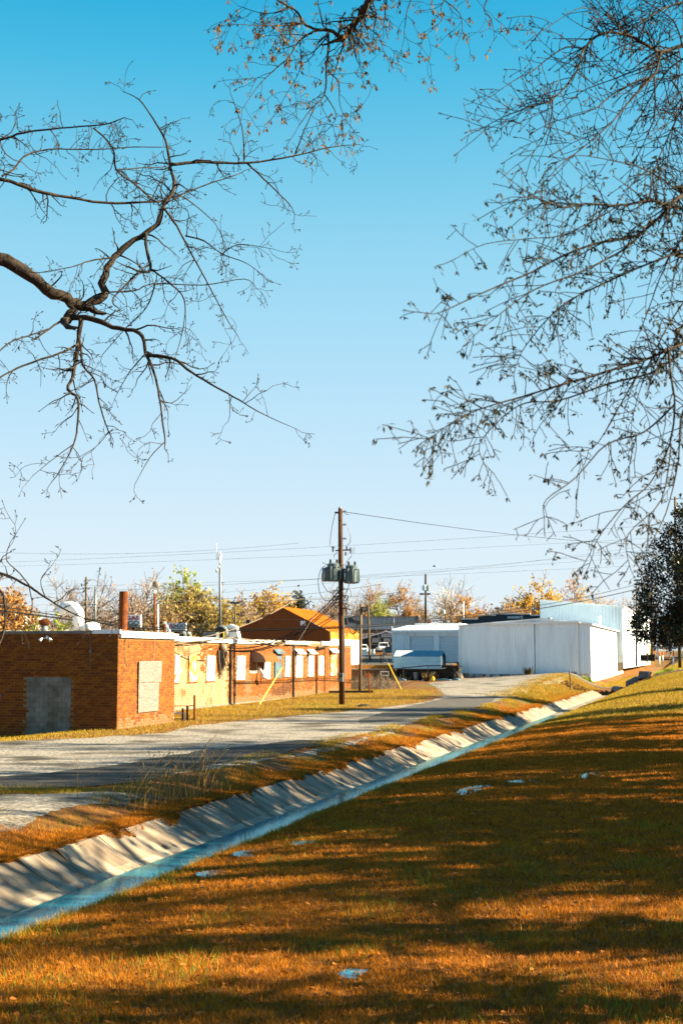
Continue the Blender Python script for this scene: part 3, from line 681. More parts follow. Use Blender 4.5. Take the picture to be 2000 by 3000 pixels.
# ------------------------------------------------------------------ utility pole with transformers
PB = onZ(1002, 2065, 0); PYF = fwd(PB.x, PB.y)
def pp(x, y, df=0): return at(x, y, PYF + df)
up_ = thing('utility_pole', 'tall brown wooden utility pole carrying grey finned transformers', 'utility pole', PB)
mb = MB(); mb.tube([PB + Vector((0,0,-.3)), pp(1000, 1900), pp(998, 1700), pp(996.5, 1490)], [.185,.165,.15,.13], 14); mb.build('pole', M_wood, up_, smooth=True)
mb = MB(); mb.tube([pp(996.5, 1491), pp(996.5, 1486)], [.125,.10], 12); mb.build('pole_cap', M_galv, up_)
PS = PYF / FP                                # metres per photograph pixel here
fr = Vector((math.sin(-TH), math.cos(TH), 0)); rt = Vector((math.cos(TH), math.sin(TH), 0)); ZV = Vector((0,0,1))
def transformer(px, py, w, h, ang, lab):
    c = pp(px, py, -.25); w *= PS; h *= PS
    mb = MB(); mb.lathe(c, [(w*.30,0),(w*.34,.06),(w*.34,h*.92),(w*.36,h*.93),(w*.36,h*.97),(w*.22,h*1.05)], 18)
    t = mb.build('transformer', M_trans, up_, smooth=False, label=lab)
    for i in range(10):
        a = ang + 2*math.pi*i/10; d = Vector((math.cos(a), math.sin(a), 0)); q = c + d * w * .30
        mb = MB(); mb.tube([q + ZV*h*.12, q + d*w*.10 + ZV*h*.04, q + d*w*.17 + ZV*h*.12, q + d*w*.17 + ZV*h*.74, q + d*w*.10 + ZV*h*.82, q + ZV*h*.76], .035, 6); mb.build('fin', M_trans, t, smooth=True)
    for dx in (-.16, .2):
        b = c + rt*w*dx + ZV*h*1.02
        mb = MB(); mb.lathe(b, [(.05,0),(.085,.05),(.05,.08),(.085,.13),(.05,.16),(.075,.2),(.03,.26)], 10); mb.build('bushing', M_porc, t)
    return t
t1 = transformer(976, 1704, 52, 52, .3, 'grey finned transformer on the sunless side of the pole')
t2 = transformer(1029, 1710, 50, 52, .1, 'grey finned transformer on the sunny side of the pole')
mb = MB(); c = pp(950, 1704, -.4); mb.lathe(c, [(.13,0),(.15,.04),(.15,.78),(.1,.84)], 14); mb.build('capacitor_can', M_galv, up_, smooth=True)
mb = MB()
mb.bar(pp(948, 1668), pp(1042, 1668), .07, .1); mb.bar(pp(975, 1700, .1), pp(1030, 1700, .1), .08, .14); mb.build('mounting_bracket', M_galv, up_)
mb = MB(); mb.bar(pp(982, 1613), pp(1024, 1611), .07, .09); mb.build('crossarm', M_galv, up_)
for x, y0, y1 in ((975,1598,1618),(1015,1598,1614),(1026,1602,1621),(1012,1616,1628)):
    mb = MB(); a = pp(x, y1); b = pp(x, y0); L = (b-a).length; d = (b-a).normalized()
    mb.lathe(a, [(.03,0)] + [(.06 if i % 2 else .035, L*(i+1)/9) for i in range(8)], 8, d); mb.build('insulator', M_porc, up_)
for x, y0, y1 in ((1030,1624,1604),(1036,1622,1604)):
    mb = MB(); mb.bar(pp(x, y0), pp(x + 3, y1), .06, .06); mb.build('fuse_cutout', M_white, up_)
mb = MB(); mb.bar(pp(980, 1502), pp(992, 1502), .12, .12); mb.build('side_insulator', M_porc, up_)
for y in (1499, 1537, 1578):
    mb = MB(); mb.bar(pp(1002, y), pp(1014, y), .04); 
    for k in (1006, 1011): mb.tube([pp(k-.6, y), pp(k+1.4, y)], .085, 10)
    mb.build('line_insulator', M_porc, up_)
mb = MB(); a = pp(998, 1997, -.24); mb.box(a.x - .155, a.x + .155, a.y - .1, a.y + .12, a.z, a.z + .52); mbx = mb.build('meter_box', M_galv, up_)
mb = MB(); mb.lathe(a + Vector((0.03,-.1,.36)), [(.09,0),(.09,.05),(.06,.1)], 14, (0,-1,0)); mb.build('meter_dial', M_glass, mbx)
mb = MB(); mb.tube([pp(1008, 1985, -.1), pp(1009, 1900, -.05), pp(1006, 1790)], .03, 6); mb.build('conduit', M_galv, up_)
rw = random.Random(7)
def wire(name, pts, r, m, label, group=None, parent=None, sag=0, n=10, sides=4):
    P = [Vector(p) for p in pts]
    if len(P) == 2:
        a, b = P; P = [a.lerp(b, i/n) - Vector((0,0,sag*4*(i/n)*(1-i/n))) for i in range(n+1)]
    mb = MB(); mb.tube(P, r, sides, cap=False)
    return mb.build(name, m, parent, label=None if parent else label, cat=None if parent else 'wire', group=group)
def smooth_pts(P, k=4):
    P = [Vector(p) for p in P]; out = []
    for i in range(len(P) - 1):
        p0 = P[max(i-1,0)]; p1 = P[i]; p2 = P[i+1]; p3 = P[min(i+2, len(P)-1)]
        for j in range(k):
            t = j / k; out.append(.5*((2*p1) + (p2-p0)*t + (2*p0-5*p1+4*p2-p3)*t*t + (3*p1-p0-3*p2+p3)*t**3))
    return out + [P[-1]]
for Pq in ([(953,1658),(942,1665),(933,1690),(933,1720),(940,1745),(955,1760),(990,1754)], [(946,1663),(942,1690),(946,1712),(960,1732),(978,1738),(992,1739)], [(944,1647),(955,1653),(985,1655),(1020,1656),(1042,1661)],
           [(982,1504),(972,1545),(967,1598),(982,1604)], [(1010,1505),(1022,1508)], [(1018,1545),(1026,1570),(1025,1588),(1018,1596)], [(1030,1628),(1016,1645),(1014,1652)], [(1000,1650),(1008,1668),(1012,1690),(998,1700),(996,1715),(1010,1725)],
           [(1024,1665),(1025,1700),(1015,1735),(1005,1760)], [(988,1618),(978,1628),(980,1640)]):
    wire('jumper_wire', smooth_pts([pp(a, b, -.3) for a, b in Pq]), .018, M_wire, None, parent=up_)
for i in range(22):                           # splices and tangles where the service drops leave
    y = rw.uniform(1718, 1790); a = pp(998 + rw.uniform(-2, 6), y, -.15); s = rw.choice((-1, 1, 1))
    b = a + rt*s*rw.uniform(.15,.55) + ZV*rw.uniform(-.2,.15); c = a + rt*s*rw.uniform(.2,.7) + ZV*rw.uniform(-.7,.1)
    wire('splice_wire', smooth_pts([a, b, c]), rw.uniform(.01,.03), rw.choice([M_wire, M_wire, M_darkiron]), None, parent=up_, sides=5)
# dangling heavy service loop with chain-like braid
wire('cable_loop', smooth_pts([pp(1012,1770), pp(1014,1800), pp(1022,1840), pp(1032,1858), pp(1042,1848), pp(1047,1820)]), .035, M_wire, None, parent=up_)
# service drops from pole to buildings
G1 = 'service drops from the pole to the brick building'
tgt = onX(662, 1897, XB + .3)
for i, (y0, end) in enumerate(((1733,(664,1897)),(1745,(664,1904)),(1752,(668,1906)),(1795,(690,1878)),(1800,(735,1884)))):
    a = pp(992, y0, -.1); b = onX(*end, XB + .3); wire('service_cable', [a, b], .032 if i < 3 else .025, M_wire, 'thick dark service cable sagging from the pole to the brick building', G1, sag=1.1 if i < 3 else .6)
wire('service_cable', [onX(500,1880,XB+.4), onX(860,1760,XB+2.5)] , .025, M_cable, 'pale service cable rising over the brick roof towards the pole', sag=.5)
wire('service_cable', [onX(516,1884,XB+.25), onX(690,1868,XB+.2), onX(810,1886,XB+.25), onX(900,1888,XB+.25), onX(965,1892,XB+.3)], .03, M_cable, 'pale cable strung along the brick wall below the roof edge')
wire('service_cable', smooth_pts([onX(513,1910,XB+.05), onX(548,1930,XB+.05), onX(600,1936,XB+.05)]), .016, M_wire, 'thin cable sagging across the cream painted brick wall')
wire('service_cable', [onX(850,1953,XB+.06), onX(952,1896,XB+.1)], .02, M_wire, 'thin dark cable slanting across the window boards')
c = onX(945, 1896, XB + .3); mb = MB(); mb.bar(onX(930,1899,XB+.3), onX(962,1893,XB+.3), .12, .09); mb.build('cable_bracket', M_darkiron, label='dark bracket bar under the torn brick building roof edge', cat='bracket')
# guy wire
g0 = onZ(751, 2078, 0.0); g1 = pp(990, 1690)
wire('guy_wire', [g0, g1], .014, M_wirel, 'steel guy wire running down from the utility pole', sag=0)
d = (g1 - g0); mb = MB(); mb.tube([g0 + d*.035, g0 + d*.295], .035, 8); mb.build('guy_guard', M_yellow, label='yellow plastic guard sleeve on the guy wire', cat='guard')
# long spans
def span(p, q, fa, fb, r, m, sag, lab, grp=None):
    a = at(*p, fa); b = at(*q, fb); d = b - a; wire('power_line', [a - d*.25, b + d*.25], r, m, lab, grp, sag=sag, n=24)
GL = 'power lines across the sky'
LL = 'thin power line stretched across the pale sky'
for (p, q, f0, f1) in (((0,1606),(700,1594),150,150),((0,1637),(2000,1520),170,150),((0,1650),(2000,1560),185,170),((0,1712),(2000,1640),190,180),((0,1737),(1900,1620),190,200),((0,1770),(700,1790),170,150),((700,1700),(2000,1590),180,190),((900,1705),(2000,1575),195,200)):
    span(p, q, f0, f1, .011, M_wire, .8, LL, GL)
for (p, q, f0, f1) in (((0,1712),(520,1712),120,140),((120,1740),(560,1752),130,140),((0,1760),(300,1745),110,120),((600,1745),(960,1722),150,100),((560,1752),(990,1740),150,100),((480,1790),(1010,1805),140,130),((1000,1735),(1290,1700),100,220),((1060,1790),(1400,1690),160,230)):
    span(p, q, f0, f1, .014, M_wirel, .5, 'pale thin service wire among the background trees', 'pale wires among the trees')
a = pp(1004, 1499); b = at(2150, 1590, 190); wire('power_line', [a, b], .018, M_wire, 'thin line leaving the top insulator of the utility pole', sag=1.0)
# two heavy cables to the right
for dy, r in ((0, .026), (6, .04)):
    P = [at(0, 1776 + dy*2, 75), at(260, 1815 + dy, 80), at(560, 1843 + dy, 84), pp(996, 1836 + dy*.6, -.2)]
    wire('trunk_cable', smooth_pts(P, 6), r, M_wire, 'heavy black trunk cable crossing behind the brick roof to the pole', 'heavy trunk cables left of the pole')
    P = [pp(1003, 1836 + dy*.6, -.2), at(1140, 1826 + dy, 96), at(1300, 1810 + dy, 108), at(1450, 1792 + dy*1.3, 118), at(1600, 1770 + dy*1.6, 128), at(1760, 1738 + dy*2, 140), at(1905, 1702 + dy*2.4, 152), at(2080, 1660 + dy*2.6, 165)]
    wire('trunk_cable', smooth_pts(P, 5), r, M_wire, 'heavy black trunk cable running from the pole past the white buildings', 'heavy trunk cables right of the pole')

# pole with floodlight behind the building corner, thin pole beside it
c = ground_at(1054, 2030); f_ = fwd(c.x, c.y)
t = thing('light_pole', 'grey wooden pole with a boxy floodlight beside the brush pile', 'light pole', c)
mb = MB(); mb.tube([c + Vector((0,0,-.2)), at(1057, 1768, f_)], [.13,.10], 10); mb.build('pole', M_greywood, t, smooth=True)
a = at(1069, 1783, f_); mb = MB(); mb.box(a.x - .26, a.x + .26, a.y - .18, a.y + .18, a.z - .2, a.z + .13); fx = mb.build('lamp_box', M_darkiron, t)
mb = MB(); mb.box(a.x - .17, a.x + .17, a.y - .2, a.y - .182, a.z - .15, a.z + .08); mb.build('lens', M_lens, fx)
mb = MB(); mb.bar(at(1057, 1783, f_), a, .06); mb.tube([a - ZV*.2, a - ZV*.34], .05, 8); mb.build('arm', M_darkiron, t)
c = at(1083, 1908, 175); c.z = H(c.x, c.y)
t = thing('utility_pole', 'slim leaning grey pole in front of the dark car dealer building', 'utility pole', c)
mb = MB(); mb.tube([c, at(1078, 1772, 175)], [.16,.12], 8); mb.build('pole', M_greywood, t)
mb = MB(); mb.bar(at(1074, 1776, 175), at(1085, 1774, 175), .12); mb.build('crossarm', M_galv, t)
# ------------------------------------------------------------------ white metal buildings
def ribbed(mb, a, b, zb, zt, pitch=.35, dep=.03, flip=1):
    """vertical ribbed siding from a to b (xy); zb, zt are functions of s in 0..1"""
    a = Vector((a[0], a[1], 0)); b = Vector((b[0], b[1], 0)); L = (b - a).length; d = (b - a) / L
    nrm = Vector((d.y, -d.x, 0)) * flip; n = max(1, int(L / pitch)); st = []
    for i in range(n):
        for q, h in ((0,0),(.62,0),(.70,1),(.90,1),(.98,0)): st.append(((i + q) / n, h))
    st.append((1, 0)); pv = None
    for s, h in st:
        p = a + d * L * s + nrm * dep * h; lo = Vector((p.x, p.y, zb(s))); hi = Vector((p.x, p.y, zt(s)))
        if pv: mb.quad(pv[0], lo, hi, pv[1])
        pv = (lo, hi)
YW = 157.0; XWl, XWr = -27.17, -12.72; zW = lambda x: .55 + (x - XWl) / (XWr - XWl) * .76
eL, eR, pk, xpk = 6.33, 6.47, 7.03, -17.97
wb = thing('metal_building', 'long white ribbed metal building with a low gable facing the gravel yard', 'building', (XWr, YW, .8))
def ztop(s):
    x = XWl + s * (XWr - XWl); return eL + (pk - eL) * (x - XWl) / (xpk - XWl) if x < xpk else pk + (eR - pk) * (x - xpk) / (XWr - xpk)
XD0, XD1 = onY(1565, 1900, YW).x, onY(1688, 1900, YW).x
mb = MB(); ribbed(mb, (XWl, YW), (XD0, YW), lambda s: .95, lambda s: ztop(s * (XD0 - XWl) / (XWr - XWl)) - .1); mb.build('front_siding', M_whitemetal, wb)
mb = MB(); ribbed(mb, (XD0 + .02, YW - .12), (XD1, YW - .12), lambda s: .8 + s * .4, lambda s: ztop(((XD0 - XWl) + s * (XD1 - XD0)) / (XWr - XWl)) - .12, .28, .025); mb.box(XD0 + .02, XD0 + .08, YW - .12, YW, .8, 6.7); dr = mb.build('sliding_door', M_whitemetal, wb)
mb = MB(); mb.box(XD1 - .02, XD1 + .22, YW - .2, YW, .9, 6.55); mb.build('corner_trim', M_white, wb)
mb = MB(); ribbed(mb, (XD1 + .24, YW), (XWr, YW), lambda s: 1.0, lambda s: 6.45, .45, .05); mb.build('front_siding', M_whitemetal, wb)
mb = MB(); YS = 215
ribbed(mb, (XWr, YW), (XWr, YS), lambda s: 1.1, lambda s: eR - .05, .7, .03); mb.build('side_siding', M_whitemetal, wb)
mb = MB(); mb.box(XWr - .05, XWr + .05, YW - .05, YW + .3, 1.0, eR); mb.build('corner_trim', M_white, wb)
mb = MB(); mb.quad((XWl, YW-.15, eL), (xpk, YW-.15, pk), (xpk, YS, pk), (XWl, YS, eL)); mb.quad((xpk, YW-.15, pk), (XWr+.25, YW-.15, eR-.02), (XWr+.25, YS, eR-.02), (xpk, YS, pk)); mb.build('roof', M_whitemetal, wb)
mb = MB(); mb.prism([(XWl, YW-.2, eL-.16), (xpk, YW-.2, pk-.12), (xpk, YW-.2, pk+.04), (XWl, YW-.2, eL+.03)], (0,.12,0)); mb.prism([(xpk+.01, YW-.2, pk-.12), (XWr+.25, YW-.2, eR-.17), (XWr+.25, YW-.2, eR+.0), (xpk+.01, YW-.2, pk+.04)], (0,.12,0)); mb.build('rake_trim', M_white, wb)
mb = MB(); mb.bar((onY(1442,1827,YW).x, YW-.3, 6.45), (onY(1697,1828,YW).x, YW-.3, 6.62), .14, .22); mb.build('door_track', M_white, wb)
mb = MB(); mb.box(XWr + .24, XWr + .36, YW, YS, eR - .2, eR - .03); mb.build('gutter', M_white, wb)
mb = MB(); mb.prism([(XWl, YW + .03, .2), (XD0, YW + .03, .2), (XD0, YW + .03, 1.0), (XWl, YW + .03, 1.0)], (0,.1,0)); mb.build('base_strip', mat('stained_white', (.55,.58,.6), (.7,.72,.73), .7, 2, c3=(.2,.17,.13), s3=1.5, t3=(.5,.62)), wb)
mb = MB(); mb.box(XWl, XWr, YW + .2, YS, .0, 6.3); mb.build('wall_core', M_white, wb)
for px in (1757, 1771, 1784, 1793):
    p = onX(px, 1903, XWr + .05); mb = MB(); mb.box(XWr, XWr + .06, p.y, p.y + .5, 2.6, 4.9); w = mb.build('window', M_darkiron, wb)
    mb = MB(); mb.box(XWr + .03, XWr + .08, p.y + .55, p.y + 3.2, 2.7, 4.8); mb.build('shutter', M_white, w)
p = onX(1756, 1845, XWr - 1.5); mb = MB(); mb.tube([(p.x, p.y, 5.6), (p.x, p.y, 8.0)], .15, 10); mb.lathe((p.x, p.y, 8.0), [(.26,0),(.26,.1),(.1,.2)], 10); mb.build('vent_stack', M_white, wb)
p = onY(1609, 1812, YW + 8); mb = MB(); mb.lathe(p - Vector((0,0,.3)), [(.2,0),(.2,.25),(.28,.25),(.2,.4)], 10); mb.build('roof_vent', M_galv, wb)
p = onY(1348, 1985, YW - .1); mb = MB(); mb.tube([(p.x + .05, YW - .1, .3), (p.x + .05, YW - .1, 6.2)], .06, 6); mb.build('downspout', M_white, wb)
# taller back building
tb = thing('metal_building', 'taller blue-white metal building rising behind the long white one', 'building', (-17, 200, 2))
Y2 = 202.0; xa, xb_ = onY(1581, 1765, Y2).x, onY(1822, 1780, Y2).x; za, zb_ = onY(1581, 1761, Y2).z, onY(1822, 1779, Y2).z
mb = MB(); ribbed(mb, (xa, Y2), (xb_, Y2), lambda s: 3, lambda s: za + (zb_ - za) * s, .45, .05); mb.build('front_siding', mat('blue_white_siding', (.58,.68,.76), (.66,.75,.82), .5, .4), tb)
mb = MB(); mb.prism([(xa, Y2 - .1, za), (xb_, Y2 - .1, zb_), (xb_, Y2 - .1, zb_ + .22), (xa, Y2 - .1, za + .22)], (0,.15,0)); mb.build('parapet_trim', M_white, tb)
mb = MB(); YT = 290; ribbed(mb, (xb_, Y2), (xb_, YT), lambda s: 1.2, lambda s: zb_ - .3 * s, .9, .04); mb.build('side_siding', M_whitemetal, tb)
mb = MB(); mb.box(xb_ - .1, xb_ + .25, Y2 - .12, YT, zb_ - .1, zb_ + .18); mb.build('side_trim', M_white, tb)
mb = MB(); mb.prism([(xa, Y2 + .2, za - .1), (xb_ - .1, Y2 + .2, zb_ - .1), (xb_ - .1, Y2 + .2, 2), (xa, Y2 + .2, 2)], (0, 86, 0)); mb.build('core', M_white, tb)
# garage with two roll doors
YG = 161.0; gl, gr = onY(1151, 1900, YG).x, onY(1343, 1900, YG).x; gt = onY(1240, 1853, YG).z; gb = 2.2
M_door = mat('roll_door_paint', (.58,.70,.79), None, .5)
ga = thing('metal_garage', 'low white metal garage with two roll-up doors behind the blue-topped shelter', 'garage', (gl, YG, gb))
D = [(onY(1200,1865,YG).x, onY(1270,1865,YG).x), (onY(1286.5,1865,YG).x, onY(1340,1865,YG).x)]; dt = onY(1235, 1863, YG).z
xs_ = [gl, D[0][0], D[0][1], D[1][0], D[1][1], gr]
for i in (0, 2, 4):
    mb = MB(); ribbed(mb, (xs_[i], YG), (xs_[i+1], YG), lambda s: gb, lambda s: gt, .3, .025); mb.build('siding', M_whitemetal, ga)
for a, b in D:
    mb = MB(); ribbed(mb, (a, YG), (b, YG), lambda s: dt, lambda s: gt, .3, .025); mb.build('siding', M_whitemetal, ga)
    n = int((dt - gb) / .22); mb = MB(); mb.box(a - .02, b + .02, YG + .2, YG + .25, gb, dt); dd = mb.build('roll_door', M_door, ga)
    for i in range(n):
        z = gb + i * .22; mb = MB(); mb.prism([(a, YG + .2, z), (a, YG + .15, z + .05), (a, YG + .15, z + .17), (a, YG + .2, z + .215)], (b - a, 0, 0)); mb.build('slat', M_door, dd)
    mb = MB(); mb.box(a - .02, b + .02, YG - .01, YG + .2, dt, dt + .05); mb.build('door_head', M_white, ga)
rz = onY(1240, 1834, YG + 6).z; rx = onY(1190, 1834, YG + 6).x
mb = MB(); n = 34
for i in range(n):
    a0, b0 = (lambda t, L: [((gl - .2) + (gr - gl + .2) * t, YG - .3, gt + .3 + L), (rx + (gr - rx) * t, YG + 6, rz + L)])(i / n, 0)
    a1, b1 = (lambda t, L: [((gl - .2) + (gr - gl + .2) * t, YG - .3, gt + .3 + L), (rx + (gr - rx) * t, YG + 6, rz + L)])((i + .8) / n, 0)
    a2, b2 = (lambda t, L: [((gl - .2) + (gr - gl + .2) * t, YG - .3, gt + .3 + L), (rx + (gr - rx) * t, YG + 6, rz + L)])((i + .9) / n, .06)
    a3, b3 = (lambda t, L: [((gl - .2) + (gr - gl + .2) * t, YG - .3, gt + .3 + L), (rx + (gr - rx) * t, YG + 6, rz + L)])((i + 1) / n, 0)
    mb.quad(a0, a1, b1, b0); mb.quad(a1, a2, b2, b1); mb.quad(a2, a3, b3, b2)
mb.build('roof', mat('warm_white_roof', (.74,.70,.68), (.80,.77,.75), .6, 1), ga)
mb = MB(); mb.box(gl - .2, gr, YG - .32, YG - .02, gt, gt + .29); mb.build('eave_trim', M_whitemetal, ga)
mb = MB(); mb.prism([(gl, YG + .02, gb), (gl, YG + .02, gt + .2), (rx - 1.8, YG + 6, rz - .05), (rx - 1.8, YG + 6, gb)], (.06, 0, 0)); mb.build('end_wall', M_whitemetal, ga)
mb = MB(); mb.box(gl + .1, gr, YG + .3, YG + 11, gb - .4, gt); mb.build('core', M_white, ga)
mb = MB(); mb.box(gl - .1, gl + .25, YG - .08, YG + .02, gb, gt); mb.build('corner_trim', M_white, ga)
p = onY(1257, 1828, YG + 9); v = thing('turbine_vent', 'brown ball turbine vent on the white garage roof', 'vent', p)
mb = MB(); mb.cyl(p - Vector((0,0,.3)), .17, .45, 10); mb.build('base', M_white, v); mb = MB(); mb.ball(p + Vector((0,0,.25)), .26, 8); mb.build('ball', M_rust, v)
mb = MB(); a = onY(1215,1826,YG+11); b = onY(1345,1832,YG+11); mb.box(a.x, b.x, YG + 11, YG + 30, rz - .6, a.z); mb.build('flat_roof_annex', M_white, label='flat white roof block behind the garage ridge', cat='building')
# MANN'S parapet building
YM = 225.0; mn = thing('shop_building', "dark blue stepped parapet of a shop lettered MANN'S", 'building', (-30, YM, 3))
mb = MB(); prof = [(1352,1860),(1352,1815),(1400,1815),(1400,1804),(1452,1804),(1452,1800),(1553,1800),(1553,1804),(1640,1804),(1640,1860)]
M_navy = mat('slate_blue_siding', (.06,.085,.11), (.085,.115,.145), .6, .5)
mb.prism([onY(a, b, YM) for a, b in prof], (0,.4,0)); mb.build('parapet', M_navy, mn)
for (x0, x1, y) in ((1350,1400,1815),(1400,1452,1804),(1452,1553,1800),(1553,1640,1804)):
    mb = MB(); a = onY(x0, y, YM); b = onY(x1, y, YM); mb.box(a.x, b.x - .02, YM - .15, YM + .45, a.z, a.z + .13); mb.build('coping', M_white, mn)
mb = MB(); a = onY(1352,1820,YM); b = onY(1640,1820,YM); mb.box(a.x, b.x, YM + .41, YM + 14, 2, onY(1352,1818,YM).z); mb.build('body', M_white, mn)
FONT = {}
def text(s, c, h, m, parent, rot=(math.pi/2,0,0), shear=0, squeeze=1.0, depth=.02):
    cu = bpy.data.curves.new('lettering', 'FONT'); cu.body = s; cu.size = h * 1.38; cu.align_x = 'CENTER'; cu.align_y = 'CENTER'; cu.extrude = depth; cu.shear = shear; cu.offset = h * .025
    tmp = bpy.data.objects.new('lettering_tmp', cu); COL.objects.link(tmp)
    me_ = bpy.data.meshes.new_from_object(tmp.evaluated_get(bpy.context.evaluated_depsgraph_get()))
    bpy.data.objects.remove(tmp); me_.name = 'lettering'; me_.materials.clear(); me_.materials.append(m)
    o = bpy.data.objects.new('lettering', me_); COL.objects.link(o); o.parent = parent
    root = parent
    while root.parent: root = root.parent
    o.location = Vector(c) - root.location; o.rotation_euler = rot; o.scale = (squeeze, 1, 1)
    return o
text("MANN'S", onY(1507, 1809, YM - .08), .42, M_white, mn, shear=.25, squeeze=1.15)

# ------------------------------------------------------------------ shelter, junk and retaining wall
YC = 140.0
cp = thing('metal_shelter', 'low white metal shelter with a blue weathered roof on posts', 'shelter', (onY(1220,1960,YC).x, YC, 1.4))
x0, x1 = onY(1153, 1940, YC).x, onY(1292, 1940, YC).x; z0, z1, z2 = onY(1220, 1960, YC).z, onY(1220, 1923, YC).z, onY(1220, 1906, YC).z
M_cp = mat('pale_blue_metal', (.27,.52,.68), (.35,.60,.76), .55, 1.5, c3=(.06,.20,.30), s3=.9, t3=(.68,.72), stretch=(.5,1,2.2))
n = 7
for i in range(n):
    za = z0 + (z1 - z0) * i / n; zb2 = z0 + (z1 - z0) * (i + 1) / n
    mb = MB(); mb.prism([(x0, YC, za), (x0, YC - .04, za + .05), (x0, YC - .04, zb2 - .05), (x0, YC, zb2)], (x1 - x0, 0, 0)); mb.build('side_panel', M_cp, cp)
M_blue = mat('blue_roof_paint', (.02,.16,.36), (.03,.20,.42), .5, 1.2)
xs0 = onY(1205, 1915, YC).x; n = 6
for i in range(n):
    ya, yb = YC - .04 + 1.3 * i / n, YC - .04 + 1.3 * (i + 1) / n; za, zb2 = z1 + (z2 - z1) * i / n, z1 + (z2 - z1) * (i + 1) / n
    sx = onY(1172, 1920, YC).x + (xs0 - onY(1172, 1920, YC).x) * (i + .5) / n
    for xa_, xb2, m_ in ((x0, sx, M_white), (sx + .003, x1 + .02, M_blue)):
        mb = MB(); mb.prism([(xa_, ya, za), (xa_, ya, za + .03), (xa_, (ya+yb)/2, (za+zb2)/2 + .05), (xa_, yb, zb2), (xa_, yb, zb2 - .02)], (xb2 - xa_, 0, 0)); mb.build('roof_panel', m_, cp)
mb = MB(); mb.quad((x0, YC + 1.26, z2), (x1, YC + 1.26, z2), (x1, YC + 2.5, z1), (x0, YC + 2.5, z1)); mb.quad((x0, YC + 2.5, z1), (x1, YC + 2.5, z1), (x1, YC + 2.5, z0), (x0, YC + 2.5, z0)); mb.build('far_side', M_blue, cp)
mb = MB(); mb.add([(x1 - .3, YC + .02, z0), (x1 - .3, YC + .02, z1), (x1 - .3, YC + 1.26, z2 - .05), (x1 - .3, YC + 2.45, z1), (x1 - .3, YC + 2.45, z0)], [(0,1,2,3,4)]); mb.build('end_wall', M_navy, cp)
for px in (1168, 1180, 1222, 1232, 1277):
    mb = MB(); x = onY(px, 1970, YC).x; mb.bar((x, YC + .1, z0 + .1), (x, YC + .1, H(x, YC)), .09); mb.build('post', M_galv, cp)
bt = thing('boat_hull', 'white open boat hull beside the blue-topped shelter', 'boat', (onY(1318,1960,YC).x, YC + 1, 1.3))
a = onY(1292, 1963, YC); b = onY(1341, 1956, YC); mb = MB()
for s in range(8):
    def sec(t):
        x = a.x + (b.x - a.x) * t; w = 1.0 * (1 - t**2.5) + .02; zt = onY(1300, 1957, YC).z + .12 * t; zb3 = zt - .55 + .5 * t**3
        return [(x, YC + 1 - w, zt), (x, YC + 1 - w*.6, zb3), (x, YC + 1 + w*.6, zb3), (x, YC + 1 + w, zt)]
    A, B = sec(s/8), sec((s+1)/8)
    for i in range(3): mb.quad(A[i], B[i], B[i+1], A[i+1])
mb.build('hull', M_white, bt)
mb = MB(); mb.box(a.x + .1, b.x - .5, YC + .2, YC + 1.8, a.z - .0, a.z + .04); mb.build('deck', mat('pinkish_deck', (.6,.5,.45), None, .7), bt)
# brown retaining wall
YR = 139.3; rw_ = thing('retaining_wall', 'low brown stained retaining wall with a framed panel behind the brush pile', 'wall', (onY(1090,1985,YR).x, YR, .4))
mb = MB(); a = onY(1020, 1985, YR); b = onY(1160, 1985, YR); mb.box(a.x, b.x, YR, YR + 1.2, .2, onY(1090, 1962, YR).z); mb.build('wall', mat('stained_wall', (.16,.08,.035), (.30,.17,.08), .9, .8, c3=(.07,.04,.02), s3=.7, t3=(.5,.62)), rw_)
mb = MB(); mb.box(a.x, b.x, YR - .06, YR + 1.2, onY(1090, 1962, YR).z, onY(1090, 1959.5, YR).z); mb.build('coping', M_found, rw_)
pa, pb = onY(1114, 1980, YR - .05), onY(1139, 1966, YR - .05); mb = MB(); mb.box(pa.x, pb.x, YR - .05, YR - .01, pa.z, pb.z); fp = mb.build('framed_panel', M_white, rw_)
mb = MB(); mb.box(pa.x + .1, pb.x - .1, YR - .07, YR - .052, pa.z + .1, pb.z - .1); mb.build('panel', mat('brown_panel', (.22,.10,.04), None, .8), fp)
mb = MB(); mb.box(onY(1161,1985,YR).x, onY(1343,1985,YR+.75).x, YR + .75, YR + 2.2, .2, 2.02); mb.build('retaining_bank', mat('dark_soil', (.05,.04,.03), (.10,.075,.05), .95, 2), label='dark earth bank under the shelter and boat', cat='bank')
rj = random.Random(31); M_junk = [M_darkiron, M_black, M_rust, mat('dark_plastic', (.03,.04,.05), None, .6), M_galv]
jn = ['black junk drum lying under the metal shelter', 'dark scrap crate stacked under the metal shelter', 'old tyre leaning under the metal shelter']
